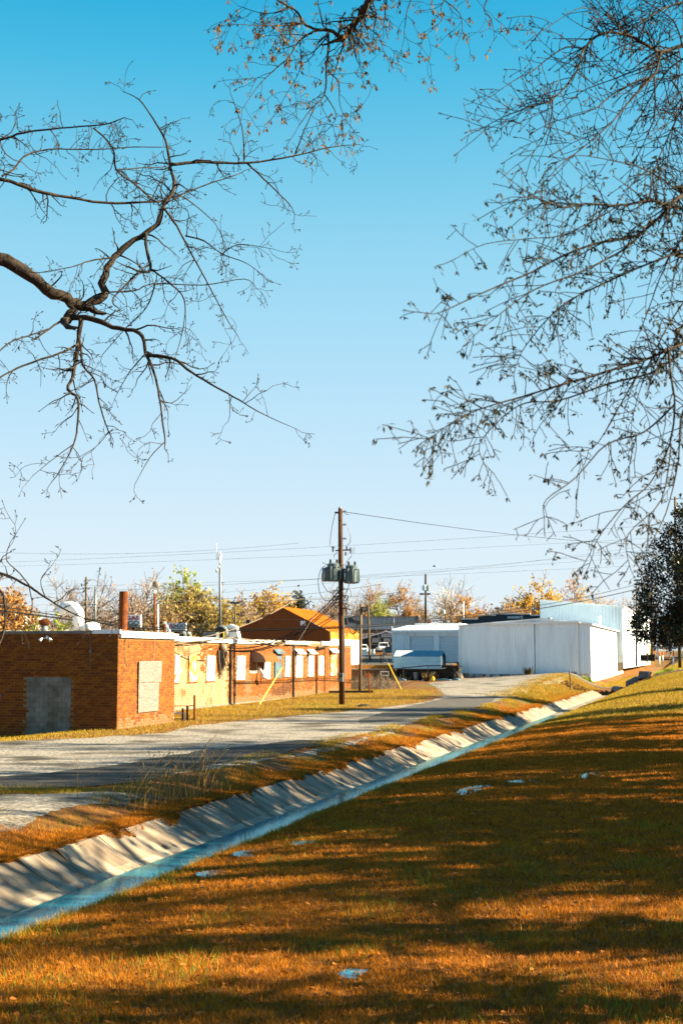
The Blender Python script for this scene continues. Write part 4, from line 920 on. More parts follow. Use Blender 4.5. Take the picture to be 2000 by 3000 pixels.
for i in range(18):
    px = rj.uniform(1165, 1335); y = YC - rj.uniform(.05, .5); x = onY(px, 1975, y).x; k = i % 3; mb = MB(); zg = H(x, YC - 1) + .05
    sz = rj.uniform(.25, .6)
    if k == 0: mb.lathe((x, y, zg), [(sz*.5,0),(sz*.55,.05),(sz*.55,sz*1.6),(sz*.5,sz*1.65)], 12); nm = 'drum'
    elif k == 1:
        for j in range(3): mb.box(x - sz*.6, x + sz*.6, y - .25, y + .25, zg + j*sz*.36, zg + j*sz*.36 + sz*.3)
        mb.box(x - sz*.55, x + sz*.55, y - .2, y + .2, zg, zg + sz*1.05); nm = 'scrap_crate'
    else: mb.tube([(x + math.cos(q)*.3, y, zg + .38 + math.sin(q)*.3) for q in np.linspace(0, 6.283, 17)], .1, 8, cap=False); nm = 'tyre'
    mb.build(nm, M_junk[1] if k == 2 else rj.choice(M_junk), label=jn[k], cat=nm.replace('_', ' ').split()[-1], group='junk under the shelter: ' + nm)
for px, w in ((1176,.35),(1242,.3),(1291,1.1),(1334,.35)):
    x = onY(px, 1985, 138.4).x; z = H(x, 138.4); mb = MB(); mb.prism([(x - w, 138.4, z), (x + w, 138.2, z), (x + w*.8, 138.3, z + .14), (x, 138.4, z + .22), (x - w*.9, 138.5, z + .12)], (.1,.4,0))
    mb.build('blue_sheet', mat('pale_blue_sheet', (.30,.50,.62), None, .6), label='crumpled pale blue sheet on the gravel below the shelter', cat='sheet', group='blue scraps below the shelter')
x = onY(1266, 1990, 137.6).x; mb = MB(); mb.lathe((x, 137.6, H(x, 137.6)), [(.1,0),(.22,.1),(.24,.3),(.12,.45)], 10); mb.build('yellow_can', M_yellow, label='small yellow can lying on the gravel below the shelter', cat='can')
c = onY(1364, 1984, 155.5); c.z = H(c.x, 155.5); mb = MB(); mb.lathe(c, [(.24,0),(.34,.5),(.38,.5),(.38,.55),(.3,.55)], 12); mb.build('bucket', M_found, label='pale bucket standing at the foot of the white metal building', cat='bucket')
# rail over the junk
fn = thing('wire_fence', 'thin dark rail fence in front of the metal shelter', 'fence', (onY(1200,1985,138.8).x, 138.8, .6))
P = [onY(1130,1962,138.8), onY(1200,1955,138.8), onY(1253,1950,138.8), onY(1300,1950,138.8), onY(1345,1951,138.8), onY(1352,1953,138.8)]
mb = MB(); mb.tube(P, .05, 6); mb.build('top_rail', M_darkiron, fn)
for px in (1180, 1253, 1330):
    q = onY(px, 1953, 138.8); mb = MB(); mb.tube([q, (q.x, 138.8, H(q.x, 138.0) + .0)], .04, 6); mb.build('post', M_darkiron, fn)
mb = MB(); mb.tube([onY(1300,1990,138.8), onY(1345,1958,138.8)], .05, 6); mb.build('brace', M_darkiron, fn)
# pipe gate behind the brick building
YP = 150.0; pg = thing('pipe_gate', 'black pipe gate across the parking lot behind the brick building', 'gate', (onY(1075,1950,YP).x, YP, 2))
for y in (1921, 1930.5, 1940, 1947):
    mb = MB(); mb.tube([onY(1028, y, YP), onY(1122, y, YP)], .045, 6); mb.build('rail', M_darkiron, pg)
for px in (1028, 1074, 1115, 1122):
    mb = MB(); mb.tube([onY(px, 1916 if px > 1100 else 1921, YP), onY(px, 1950, YP)], .05, 6); mb.build('post', M_darkiron, pg)
mb = MB(); a = onY(1075, 1955, 146); b = onY(1200, 1959, 146); mb.box(a.x, b.x, 145.5, 146, a.z, a.z + .12); mb.box(a.x - 2, b.x, 146.4, 147, a.z - .2, a.z - .02); mb.build('low_kerb', mat('blue_kerb', (.28,.45,.55), None, .7), label='pale blue concrete kerb along the lot behind the brick building', cat='kerb')

# small posts and signs
c = ground_at(1083, 2034); f_ = fwd(c.x, c.y); t = thing('marker_post', 'short rusty post with a small orange sign beside the brush pile', 'sign post', c)
mb = MB(); mb.tube([c + Vector((0,0,-.1)), at(1079, 1970, f_)], .055, 8); mb.build('post', M_rust, t)
a = at(1078, 1979, f_ - .07); mb = MB(); mb.box(a.x - .16, a.x + .16, a.y - .02, a.y + .01, a.z - .1, a.z + .12); mb.build('sign_plate', M_orange, t)
c = ground_at(1175, 2020); f_ = fwd(c.x, c.y); mb = MB(); mb.tube([c, at(1136, 1943, f_)], .034, 8); mb.build('guy_marker', M_yellow, label='slanted yellow guy marker rod by the gravel yard', cat='marker')
wire('guy_wire', [at(1136,1943,f_), at(1086, 1800, 172)], .016, M_wirel, 'guy wire rising from the slanted yellow marker', sag=0)
c = ground_at(1671, 2024); f_ = fwd(c.x, c.y); t = thing('wooden_post', 'lone dark wooden post on the grass near the drain pipe', 'post', c)
mb = MB(); mb.tube([c + Vector((0,0,-.1)), at(1669, 1990, f_), at(1667, 1964, f_)], [.06,.065,.06], 8); mb.build('post', M_greywood, t)
mb = MB(); mb.tube([at(1667, 1967, f_), at(1667, 1963.5, f_)], .07, 8); mb.build('post_cap', M_galv, t)
# brush pile
bc = ground_at(1070, 2018); br = random.Random(2); mb = MB()
for i in range(260):
    p = bc + Vector((br.uniform(-2.6, 2.4), br.uniform(-2, 4), 0)); p.z = H(p.x, p.y); a = br.uniform(0, 6.28); e = br.uniform(.1, 1.1); L = br.uniform(.5, 1.6)
    d = Vector((math.cos(a)*math.cos(e), math.sin(a)*math.cos(e), math.sin(e))); q = p + d*L*.5 + Vector((0,0,br.uniform(0,.35))); r_ = q + (d + Vector((br.uniform(-.5,.5), br.uniform(-.5,.5), br.uniform(-.2,.3))))*L*.5
    mb.tube([p, q, r_], [.022,.016,.006], 4)
    for k in range(2): mb.tube([q, q + Vector((br.uniform(-.4,.4), br.uniform(-.4,.4), br.uniform(-.1,.4)))], [.012,.004], 3)
mb.build('brush_pile', mat('pale_twigs', (.34,.27,.21), (.50,.42,.34), .9, 4), label='heap of pale dry cut branches behind the brick building corner', cat='brush pile')
c = ground_at(1050, 2031); mb = MB(); mb.bar(c + Vector((-2.2,-.4,.08)), c + Vector((1.0,.5,.12)), .25, .18); mb.build('timber_beam', M_darkiron, label='dark timber beam lying at the foot of the brush pile', cat='timber')
c = ground_at(1066, 2070); mb = MB(); mb.lathe(c - Vector((0,0,.02)), [(.5,0),(.4,.1),(.2,.16),(.02,.18)], 12); mb.build('dirt_mound', mat('dark_soil', (.05,.04,.03)), label='small dark dirt mound beside the utility pole', cat='mound')

# ------------------------------------------------------------------ orange gable building behind
YO = 135.0; og = thing('gable_building', 'big orange metal-roofed gable building behind the brick building', 'building', (onY(830,1880,YO).x, YO, 1))
def oY(a, b, d=0): return onY(a, b, YO + d)
pk_, el, er = oY(830, 1781), oY(655, 1868), oY(967, 1851)
el = Vector((pk_.x * 2 - er.x, YO, er.z)) if False else oY(640, 1872)
mb = MB(); pr = [(640,1872),(830,1781),(967,1851),(967,1960),(640,1960)]; mb.add([oY(*p) for p in pr], [(0,1,2,3,4)])
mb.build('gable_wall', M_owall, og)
DY = onX(1050, 1880, er.x).y - YO
mb = MB()
nr = 60
for a, b in ((pk_, er), (el, pk_)):                   # the two slopes with raised seams
    o1 = Vector((0,-.25,.06)); 
    mb.quad(a + o1, b + o1, b + Vector((0,DY,.06)), a + Vector((0,DY,.06)))
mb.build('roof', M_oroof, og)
for i in range(0, 30):
    mb = MB(); y = YO + i * DY / 30; mb.bar((pk_.x, y, pk_.z + .09), (er.x, y, er.z + .09), .06, .06); mb.build('seam', M_oroof, og)
mb = MB()
for i in range(60):
    s = i / 60; x = el.x + (er.x - el.x) * s; zt = el.z + (pk_.z - el.z) * (x - el.x) / (pk_.x - el.x) if x < pk_.x else pk_.z + (er.z - pk_.z) * (x - pk_.x) / (er.x - pk_.x)
    mb.box(x, x + .07, YO - .04, YO - .002, 1.5, zt - .05)
mb.build('siding_ribs', M_owall, og, kind='stuff')
zs = oY(967, 1872).z
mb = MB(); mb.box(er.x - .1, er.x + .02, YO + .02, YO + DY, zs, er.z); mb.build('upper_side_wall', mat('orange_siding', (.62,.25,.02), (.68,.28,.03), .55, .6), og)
mb = MB(); mb.box(er.x - .1, er.x + .03, YO + .02, YO + DY, .5, zs); mb.box(er.x + .0, er.x + .1, YO, YO + DY, zs - .1, zs); mb.build('lower_side_wall', M_white, og)
mb = MB(); a = oY(887, 1828, -.3); mb.box(a.x - .25, a.x + .25, a.y, a.y + .2, a.z - .15, a.z + .3); mb.build('wall_lamp', M_white, og); mb = MB(); mb.tube([a, a - Vector((0,0,1.6))], .03, 5); mb.build('lamp_conduit', M_found, og)

# ------------------------------------------------------------------ car dealer, overpass
YD = 276.0; cd = thing('dealer_building', 'dark slate gabled building lettered CAR DEALER behind the garage', 'building', (onY(1130,1900,YD).x, YD, 3.6))
def dY(a, b, d=0): return onY(a, b, YD + d)
mb = MB(); mb.prism([dY(1040,1925), dY(1040,1876), dY(1130,1851), dY(1225,1876), dY(1225,1925)], (0,14,0)); mb.build('front_wall', M_navy, cd)
mb = MB(); mb.bar(dY(1036,1878,-.2), dY(1130,1850,-.2), .3, .25); mb.build('rake_trim', M_white, cd); mb = MB(); mb.bar(dY(1131,1850,-.2), dY(1228,1878,-.2), .3, .25); mb.build('rake_trim', M_white, cd)
mb = MB(); mb.bar(dY(1058,1869,-.25), dY(1150,1869,-.25), .18, .22); mb.build('canopy_edge', M_galv, cd)
M_sign = mat('pale_sign', (.66,.74,.76), None, .6); M_ink = mat('sign_ink', (.05,.09,.11), None, .6)
for (x0, x1, y0, y1, tx, h) in ((1116,1149,1856.5,1866,'CAR DEALER',.32),(1090.5,1108.5,1871,1880.5,'WHEELS\n& TIRES',.17),(1124,1142,1871,1880,'OPEN',.27)):
    a, b = dY(x0, y1, -.3), dY(x1, y0, -.3); mb = MB(); mb.box(a.x, b.x, YD - .35, YD - .28, a.z, b.z); s = mb.build('sign_board', M_sign, cd)
    text(tx, ((a.x+b.x)/2, YD - .37, (a.z+b.z)/2), h, M_ink, s, squeeze=.92, depth=.01)
for x0, x1 in ((1087.5,1111.5),(1120,1145)):
    a, b = dY(x0, 1889, -.1), dY(x1, 1881.5, -.1); mb = MB(); mb.box(a.x, b.x, YD - .1, YD - .02, a.z, b.z); w = mb.build('window', M_sign, cd)
    mb = MB(); mb.box(a.x + .08, b.x - .08, YD - .13, YD - .102, a.z + .07, b.z - .07); mb.build('pane', mat('amber_glass', (.16,.11,.05), None, .2), w)
YV = 322.0; ov = thing('overpass', 'grey concrete road overpass with fence panels behind the dealer building', 'overpass', (onY(1110,1870,YV).x, YV, 4))
def vY(a, b, d=0): return onY(a, b, YV + d)
M_gir = mat('girder_grey', (.40,.47,.50), (.48,.54,.57), .7, .5, raw=True)
a, b = vY(960, 1845), vY(1240, 1828); mb = MB(); mb.box(a.x, b.x, YV, YV + 9, a.z, b.z); mb.build('girder', M_gir, ov)
a, b = vY(960, 1854), vY(1240, 1845); mb = MB(); mb.box(a.x, b.x, YV + .6, YV + 8, a.z, b.z - .01); mb.build('beam', M_found, ov)
x = 1010
while x < 1222:
    a, b = vY(x, 1827.5), vY(x + 12.6, 1807); mb = MB(); mb.box(a.x, b.x - .03, YV + .1, YV + .2, a.z, b.z); mb.build('barrier_panel', mat('barrier_panel', (.24,.31,.34), (.33,.40,.43), .7, 1, raw=True), ov); x += 13
mb = MB(); mb.bar(vY(1008,1806.5), vY(1222,1806.5), .3, .14); mb.build('rail', M_galv, ov)
a, b = vY(1216, 1830), vY(1226, 1806); mb = MB(); mb.box(a.x, b.x, YV - .1, YV + 1, a.z, b.z + .2); mb.build('end_pier', mat('tan_concrete', (.5,.4,.32), None, .9), ov)
for px in (1030, 1100, 1170):
    a = vY(px, 1854); mb = MB(); mb.box(a.x - .5, a.x + .5, YV + 2, YV + 4, 2, a.z); mb.build('pier', M_found, ov)

# ------------------------------------------------------------------ vehicles
def vehicle(name, label, px, py, f, yaw, L, W, Ht, paint, kind, group=None):
    c = at(px, py, f); c.z = max(H(c.x, c.y), c.z - 0.02) if False else c.z
    t = thing(name, label, 'truck' if 'pickup' in name else 'car', c, group)
    Mx = Matrix.Rotation(yaw, 4, 'Z')
    def T(v): return c + (Mx @ Vector(v))
    def pr(pts, w, nm, m, p=t, w2=None):
        mb = MB(); n_ = len(pts); w2 = w2 or [w]*n_
        mb.add([T((x, -q/2, z)) for (x, z), q in zip(pts, w2)] + [T((x, q/2, z)) for (x, z), q in zip(pts, w2)],
               [tuple(range(n_)), tuple(range(n_, 2*n_))[::-1]] + [(i, n_+i, n_+(i+1) % n_, (i+1) % n_) for i in range(n_)])
        return mb.build(nm, m, p)
    h = Ht
    if kind == 'pickup':
        pr([(-L/2,.45),(-L/2,h*.56),(-L*.06,h*.56),(-L*.06,h*.58),(L*.22,h*.58),(L*.47,h*.53),(L/2,h*.42),(L/2,.4),(L*.40,.38)], W, 'body', paint)
        cab = [(-L*.06,h*.58),(-L*.03,h*.97),(L*.02,h),(L*.12,h),(L*.22,h*.58)]
        pr(cab, W*.95, 'cab', paint, w2=[W*.95,W*.8,W*.78,W*.78,W*.95])
        win = [(-L*.02,h*.62),(0,h*.93),(L*.11,h*.93),(L*.18,h*.62)]
    else:
        pr([(-L/2,.4),(-L/2,h*.6),(-L*.46,h*.62),(L*.2,h*.6),(L*.46,h*.54),(L/2,h*.42),(L/2,.38)], W, 'body', paint)
        cab = [(-L*.46,h*.62),(-L*.42,h*.97),(-L*.36,h),(L*.05,h),(L*.2,h*.6)] if kind == 'suv' else [(-L*.36,h*.6),(-L*.22,h*.97),(L*.03,h),(L*.2,h*.6)]
        pr(cab, W*.95, 'cab', paint, w2=[W*.95] + [W*.8]*(len(cab)-2) + [W*.95])
        win = [(-L*.40,h*.66),(-L*.38,h*.92),(L*.03,h*.93),(L*.14,h*.66)] if kind == 'suv' else [(-L*.30,h*.64),(-L*.2,h*.9),(L*.02,h*.93),(L*.15,h*.64)]
    for s in (-1, 1):
        nw = 3 if kind == 'suv' else 2
        for i in range(nw):
            lo0, lo1 = win[0], win[3]; hi0, hi1 = win[1], win[2]; a0, a1 = (i+.06)/nw, (i+.94)/nw
            mb = MB(); q = lambda p, r_, k: (p[0] + (r_[0]-p[0])*k, p[1] + (r_[1]-p[1])*k)
            P = [q(lo0, lo1, a0), q(lo0, lo1, a1), q(hi0, hi1, a1), q(hi0, hi1, a0)]; ws = [W*.945, W*.945, W*.82, W*.82]
            mb.prism([T((x, s*(w/2+.012), z)) for (x, z), w in zip(P, ws)], (Mx @ Vector((0, -s*.03, 0)))); mb.build('side_window', M_glass, t)
    fw_ = cab[-1]; tp = cab[-2]; bkw = cab[0]; tb_ = cab[1]
    for (lo, hi, dx, nm) in ((fw_, tp, .02, 'windshield'), (bkw, tb_, -.02, 'rear_window')):
        a = Vector((lo[0], 0, lo[1])).lerp(Vector((hi[0], 0, hi[1])), .12); b = Vector((lo[0], 0, lo[1])).lerp(Vector((hi[0], 0, hi[1])), .88)
        mb = MB(); mb.prism([T((a.x+dx, -W*.42, a.z)), T((a.x+dx, W*.42, a.z)), T((b.x+dx, W*.37, b.z)), T((b.x+dx, -W*.37, b.z))], Mx @ Vector((-dx*1.2,0,0))); mb.build(nm, M_glass, t)
    for x in (-L*.31, L*.31):
        for s in (-1, 1):
            mb = MB(); cc = T((x, s*(W/2-.02), .36)); ax = Mx @ Vector((0, s, 0)); mb.lathe(cc, [(.3,-.2),(.36,-.17),(.36,.02),(.28,.045)], 16, ax); w = mb.build('wheel', M_black, t)
            mb = MB(); mb.lathe(cc, [(.22,.03),(.2,.05),(.06,.055)], 12, ax); mb.build('rim', M_galv, w)
    for s in (-1, 1):
        mb = MB(); p = [T((L/2+.01, s*W*.30, h*.40)), T((L/2+.01, s*W*.47, h*.40)), T((L/2-.02, s*W*.47, h*.47)), T((L/2-.02, s*W*.30, h*.47))]; mb.prism(p, Mx @ Vector((-.06,0,0))); mb.build('headlight', M_lens, t)
        mb = MB(); p = [T((-L/2-.01, s*W*.38, h*.44)), T((-L/2-.01, s*W*.48, h*.44)), T((-L/2-.01, s*W*.48, h*.56)), T((-L/2-.01, s*W*.38, h*.56))]; mb.prism(p, Mx @ Vector((.05,0,0))); mb.build('tail_light', mat('tail_red', (.5,.03,.02), None, .3), t)
        mb = MB(); p = T((L*.17, s*(W/2+.1), h*.62)); mb.ball(p, .1, 5); mb.build('mirror', M_black, t)
    mb = MB(); mb.prism([T((L/2+.012, -W*.28, h*.29)), T((L/2+.012, W*.28, h*.29)), T((L/2-.0, W*.28, h*.46)), T((L/2-.0, -W*.28, h*.46))], Mx @ Vector((-.05,0,0))); mb.build('grille', M_darkiron, t)
    mb = MB(); mb.prism([T((L/2+.08, -W*.49, .38)), T((L/2+.08, W*.49, .38)), T((L/2+.08, W*.49, .58)), T((L/2+.08, -W*.49, .58))], Mx @ Vector((-.1,0,0))); mb.build('bumper', M_galv, t)
    return t
M_cw = mat('white_car_paint', (.78,.79,.80), None, .25, spec=.5); M_cd = mat('dark_car_paint', (.03,.035,.045), None, .2, spec=.6); M_cb = mat('pale_blue_car_paint', (.42,.55,.66), None, .25, spec=.5)
vehicle('pickup_truck', 'white pickup truck parked facing out in front of the dealer building', 1122, 1912, 262, R_(-70), 5.4, 1.95, 1.85, M_cw, 'pickup')
vehicle('parked_car', 'dark blue car parked beside the white garage corner', 1141, 1921, 232, R_(-82), 4.5, 1.8, 1.5, M_cd, 'sedan')
vehicle('pickup_truck', 'white vehicle parked behind the grey light pole', 1060, 1918, 255, R_(-60), 5.0, 1.9, 1.8, M_cw, 'suv')
vehicle('parked_car', 'dark car driving on the overpass', 1030, 1830, 327, R_(2), 4.4, 1.8, 1.6, M_cd, 'suv')
vehicle('parked_suv', 'pale silver van parked behind the white building end', 1880, 1908, 330, R_(8), 5.2, 2.0, 2.0, M_cb, 'suv')
vehicle('pickup_truck', 'pale blue pickup truck parked under the evergreen tree', 1938, 1907, 330, R_(4), 5.6, 2.0, 1.95, M_cb, 'pickup')
for px in (1062, 1072, 1092):
    a = at(px, 1921, 185); mb = MB(); mb.box(a.x - .18, a.x + .18, a.y - .18, a.y + .18, a.z - .15, a.z + .75); mb.box(a.x - .22, a.x + .22, a.y - .22, a.y + .22, a.z + .75, a.z + .85)
    mb.build('concrete_bollard', M_white, label='stubby white concrete bollard in the lot behind the brick building', cat='bollard', group='white bollards in the lot')

# ------------------------------------------------------------------ right side: pole lamp, bollards, box, poles, railing
def place(px, py, f): c = at(px, py, f); return c
def post(px, y0, y1, f, r0, r1, name, label, cat, m, n=10, dx=0):
    c = at(px, y1, f); t = thing(name, label, cat, c); mb = MB(); mb.tube([c - Vector((0,0,.4)), at(px + dx, y0, f)], [r0, r1], n); mb.build('pole', m, t, smooth=True); return t
t = post(1863, 1706, 1942, 168, .13, .09, 'light_pole', 'grey pole with twin floodlights at the white building end', 'light pole', M_greywood)
for s in (-1, 1):
    a = at(1866 + 4*s, 1702, 168); mb = MB(); mb.prism([a + Vector((-.28,-.15,-.05)), a + Vector((.28,-.15,.02)), a + Vector((.28,-.1,.2)), a + Vector((-.28,-.1,.12))], (0,.35,.05)); h_ = mb.build('lamp_head', M_galv, t)
    mb = MB(); mb.prism([a + Vector((-.24,-.17,-.03)), a + Vector((.24,-.17,.03)), a + Vector((.24,-.14,.16)), a + Vector((-.24,-.14,.1))], (0,.015,0)); mb.build('lens', M_lens, h_)
mb = MB(); mb.bar(at(1859,1709,168), at(1872,1706,168), .07); mb.build('arm', M_galv, t)
post(1893.5, 1760, 1937, 172, .10, .09, 'wooden_post', 'slim grey post rising through the planter box under the evergreen', 'post', M_greywood)
post(1908, 1690, 1925, 195, .16, .13, 'utility_pole', 'tan wooden pole behind the planter box', 'utility pole', M_greywood)
post(1924, 1800, 1920, 240, .16, .13, 'utility_pole', 'blue-grey painted pole between the parked trucks', 'utility pole', mat('blue_pole', (.24,.34,.42), None, .6))
post(1902, 1888, 1917, 200, .06, .06, 'yellow_post', 'thin yellow post beside the tan wooden pole', 'post', M_yellow)
post(1990, 1640, 1945, 150, .19, .15, 'utility_pole', 'thick mossy wooden pole with pale side under the evergreen', 'utility pole', mat('mossy_wood', (.16,.12,.05), (.30,.24,.12), .9, 3, stretch=(4,4,.4)), dx=-8)
post(1976, 1455, 1700, 150, .13, .12, 'utility_pole', 'top of a bare pole standing above the evergreen crown', 'utility pole', M_greywood)
t = thing('planter_box', 'open dark wooden box frame on the grass past the culvert', 'box', at(1896, 1937, 170))
a, b = at(1876, 1937, 170), at(1916, 1917, 170)
for (x0, x1) in ((a.x, a.x + .68), (a.x + .86, b.x)):
    mb = MB(); mb.box(x0, x1, a.y + .02, a.y + .6, a.z, b.z - .05); mb.build('dark_panel', mat('dark_mesh', (.035,.03,.025), None, .8), t)
for (x0, x1, z0, z1) in ((a.x - .06, a.x + .0, a.z, b.z), (b.x - .02, b.x + .08, a.z, b.z), ((a.x+b.x)/2 - .06, (a.x+b.x)/2 + .08, a.z, b.z), (a.x - .06, b.x + .08, b.z + .002, b.z + .07)):
    mb = MB(); mb.box(x0, x1, a.y - .03, a.y + .64, z0, z1); mb.build('frame_board', M_greywood, t)
for px, y0, y1, f in ((1930, 1907, 1944, 152), (1940, 1911, 1933, 168), (1971, 1905, 1945, 150)):
    c = at(px, y1, f); t = thing('bollard', 'orange and white striped steel bollard on the grass', 'bollard', c, 'orange and white bollards'); top = at(px, y0, f)
    md = c.lerp(top, .58); mb = MB(); mb.tube([c - Vector((0,0,.2)), md], .075, 12); mb.build('white_band', M_white, t, smooth=True); mb = MB(); mb.tube([md, top], .078, 12); mb.build('orange_band', M_orange, t, smooth=True)
t = thing('pipe_railing', 'grey pipe railing by the road under the evergreen', 'railing', at(1950, 1925, 200))
for y in (1909, 1921):
    mb = MB(); mb.tube([at(1918, y - 2, 205), at(2040, y + 4, 195)], .04, 6); mb.build('rail', M_galv, t)
for px in (1925, 1960, 1998):
    mb = MB(); mb.tube([at(px, 1908, 200), at(px, 1932, 200)], .04, 6); mb.build('post', M_galv, t)
mb = MB(); mb.tube([at(1915, 1928, 180), at(2060, 1926, 178)], .05, 5); mb.build('road_kerb', M_darkiron, label='dark low rail along the road under the evergreen', cat='rail')
for (p, q) in (((1946,1873),(1958,1890)),((1962,1873),(1977,1897)),((1930,1882),(1948,1905))):
    mb = MB(); mb.tube([at(*q, 260), at(*p, 260)], .05, 6); mb.build('guy_guard', M_yellow, label='yellow guy guard slanting behind the evergreen tree', cat='guard', group='yellow guy guards behind the evergreen')

# ------------------------------------------------------------------ background poles, signs, canopy
def bgpole(px, y0, y1, f, r, label, m=M_greywood, extra=None):
    t = post(px, y0, y1, f, r, r*.8, 'utility_pole', label, 'utility pole', m, 8); return t
bgpole(253, 1690, 1850, 130, .13, 'thin far pole left of the rusty flue pipe'); bgpole(280, 1718, 1850, 110, .1, 'thin pale far pole next to another left of the flue', M_galv)
t = post(453.5, 1738, 1852, 95, .07, .07, 'yard_lamp', 'rusty pole with a round white yard lamp behind the brick roof', 'lamp', M_rust)
a = at(453.5, 1738, 95); mb = MB(); mb.tube([a, at(453.5, 1729, 95)], .10, 10); mb.build('collar', M_white, t)
mb = MB(); mb.lathe(at(457, 1718, 95), [(.10,-.1),(.23,-.02),(.25,.22),(.16,.34),(.02,.36)], 14, (.15,0,1)); mb.build('lamp_head', M_found, t, smooth=True)
post(463.5, 1770, 1852, 110, .07, .06, 'light_pole', 'slim white pole next to the rusty yard lamp', 'light pole', M_white)
t = post(645, 1645, 1842, 160, .17, .12, 'cell_tower', 'tall grey monopole with white antenna panels behind the brick roof', 'tower', M_galv)
for i, (dx, y0, y1) in enumerate(((-3,1618,1640),(1,1616,1652),(4,1622,1640),(0,1630,1648))):
    a = at(643 + dx, y1, 160 - .2*i); b = at(643 + dx, y0, 160 - .2*i); mb = MB(); mb.bar(a, b, .2, .14); mb.build('antenna_panel', M_white, t)
mb = MB(); mb.tube([at(634.5, 1640, 160), at(634.5, 1592, 160)], .03, 5); mb.bar(at(634.5,1636,160), at(645,1636,160), .04); mb.build('whip_antenna', M_white, t)
mb = MB(); mb.ball(at(636, 1672, 160), .2, 6); mb.ball(at(641, 1660, 159.8), .13, 6); mb.build('dish', M_white, t)
t = post(689, 1768, 1862, 150, .09, .07, 'lot_light', 'slim pole with a pair of dark lot lights by the orange building', 'light pole', M_greywood)
for s in (-1, 1):
    mb = MB(); a = at(689 + s*7, 1766, 150); mb.box(a.x - .25, a.x + .25, a.y - .12, a.y + .12, a.z - .1, a.z + .1); mb.build('lamp_head', M_darkiron, t)
mb = MB(); mb.bar(at(682,1768,150), at(696,1768,150), .06); mb.build('arm', M_darkiron, t)
t = thing('signal_mast', 'grey traffic signal mast arm with a dark signal head behind the brick roof', 'traffic signal', at(696, 1850, 175))
mb = MB(); mb.tube([at(600,1824,175), at(752,1823,175)], .1, 8); mb.build('mast_arm', M_galv, t); mb = MB(); mb.tube([at(696,1815,175), at(696,1862,175)], .12, 8); mb.build('mast', M_galv, t)
a = at(727, 1822, 174.5); mb = MB(); mb.box(a.x - .2, a.x + .2, a.y - .15, a.y + .15, a.z - .5, a.z + .28); sg = mb.build('signal_head', M_black, t)
for i, cl in enumerate(((.5,.03,.02), (.6,.35,.02), (.02,.25,.1))):
    mb = MB(); mb.lathe(Vector((a.x, a.y - .15, a.z + .12 - .24*i)), [(.09,0),(.08,.02)], 10, (0,-1,0)); mb.build('signal_lens', mat('signal_%d' % i, cl, None, .4), sg)
t = bgpole(1246, 1682, 1830, 200, .17, 'dark utility pole with a pale blue transformer and two lamps', mat('dark_pole', (.07,.06,.05), None, .9))
mb = MB(); mb.lathe(at(1243, 1730, 199.6), [(.3,0),(.34,.05),(.34,.65),(.2,.8)], 12); mb.build('transformer', mat('pale_blue_can', (.40,.55,.65), None, .5), t); mb = MB(); mb.lathe(at(1252, 1731, 199.6), [(.28,0),(.3,.05),(.3,.7),(.2,.8)], 12); mb.build('transformer', M_galv, t)
for s in (-1, 1):
    mb = MB(); a = at(1245 + s*10, 1741, 199.5); mb.prism([a + Vector((-.28,-.1,-.1)), a + Vector((.28,-.1,-.1)), a + Vector((.2,-.1,.18)), a + Vector((-.24,-.1,.15))], (0,.3,0)); hd = mb.build('lamp_head', M_darkiron, t); mb = MB(); mb.box(a.x-.18, a.x+.18, a.y-.13, a.y-.102, a.z-.05, a.z+.1); mb.build('lens', M_lens, hd)
mb = MB(); mb.bar(at(1236,1740,200), at(1256,1740,200), .08); mb.build('arm', M_darkiron, t)
t = bgpole(1304, 1757, 1832, 215, .14, 'short far pole with a small transformer right of the dark utility pole'); mb = MB(); mb.lathe(at(1299, 1798, 214.5), [(.22,0),(.24,.5),(.1,.6)], 10); mb.build('transformer', mat('pale_blue_can', (.40,.55,.65)), t)
bgpole(1357, 1762, 1815, 230, .08, 'thin white far pole above the shop parapet', M_white); bgpole(1153, 1805, 1848, 200, .06, 'thin grey pole at the garage corner', M_galv)
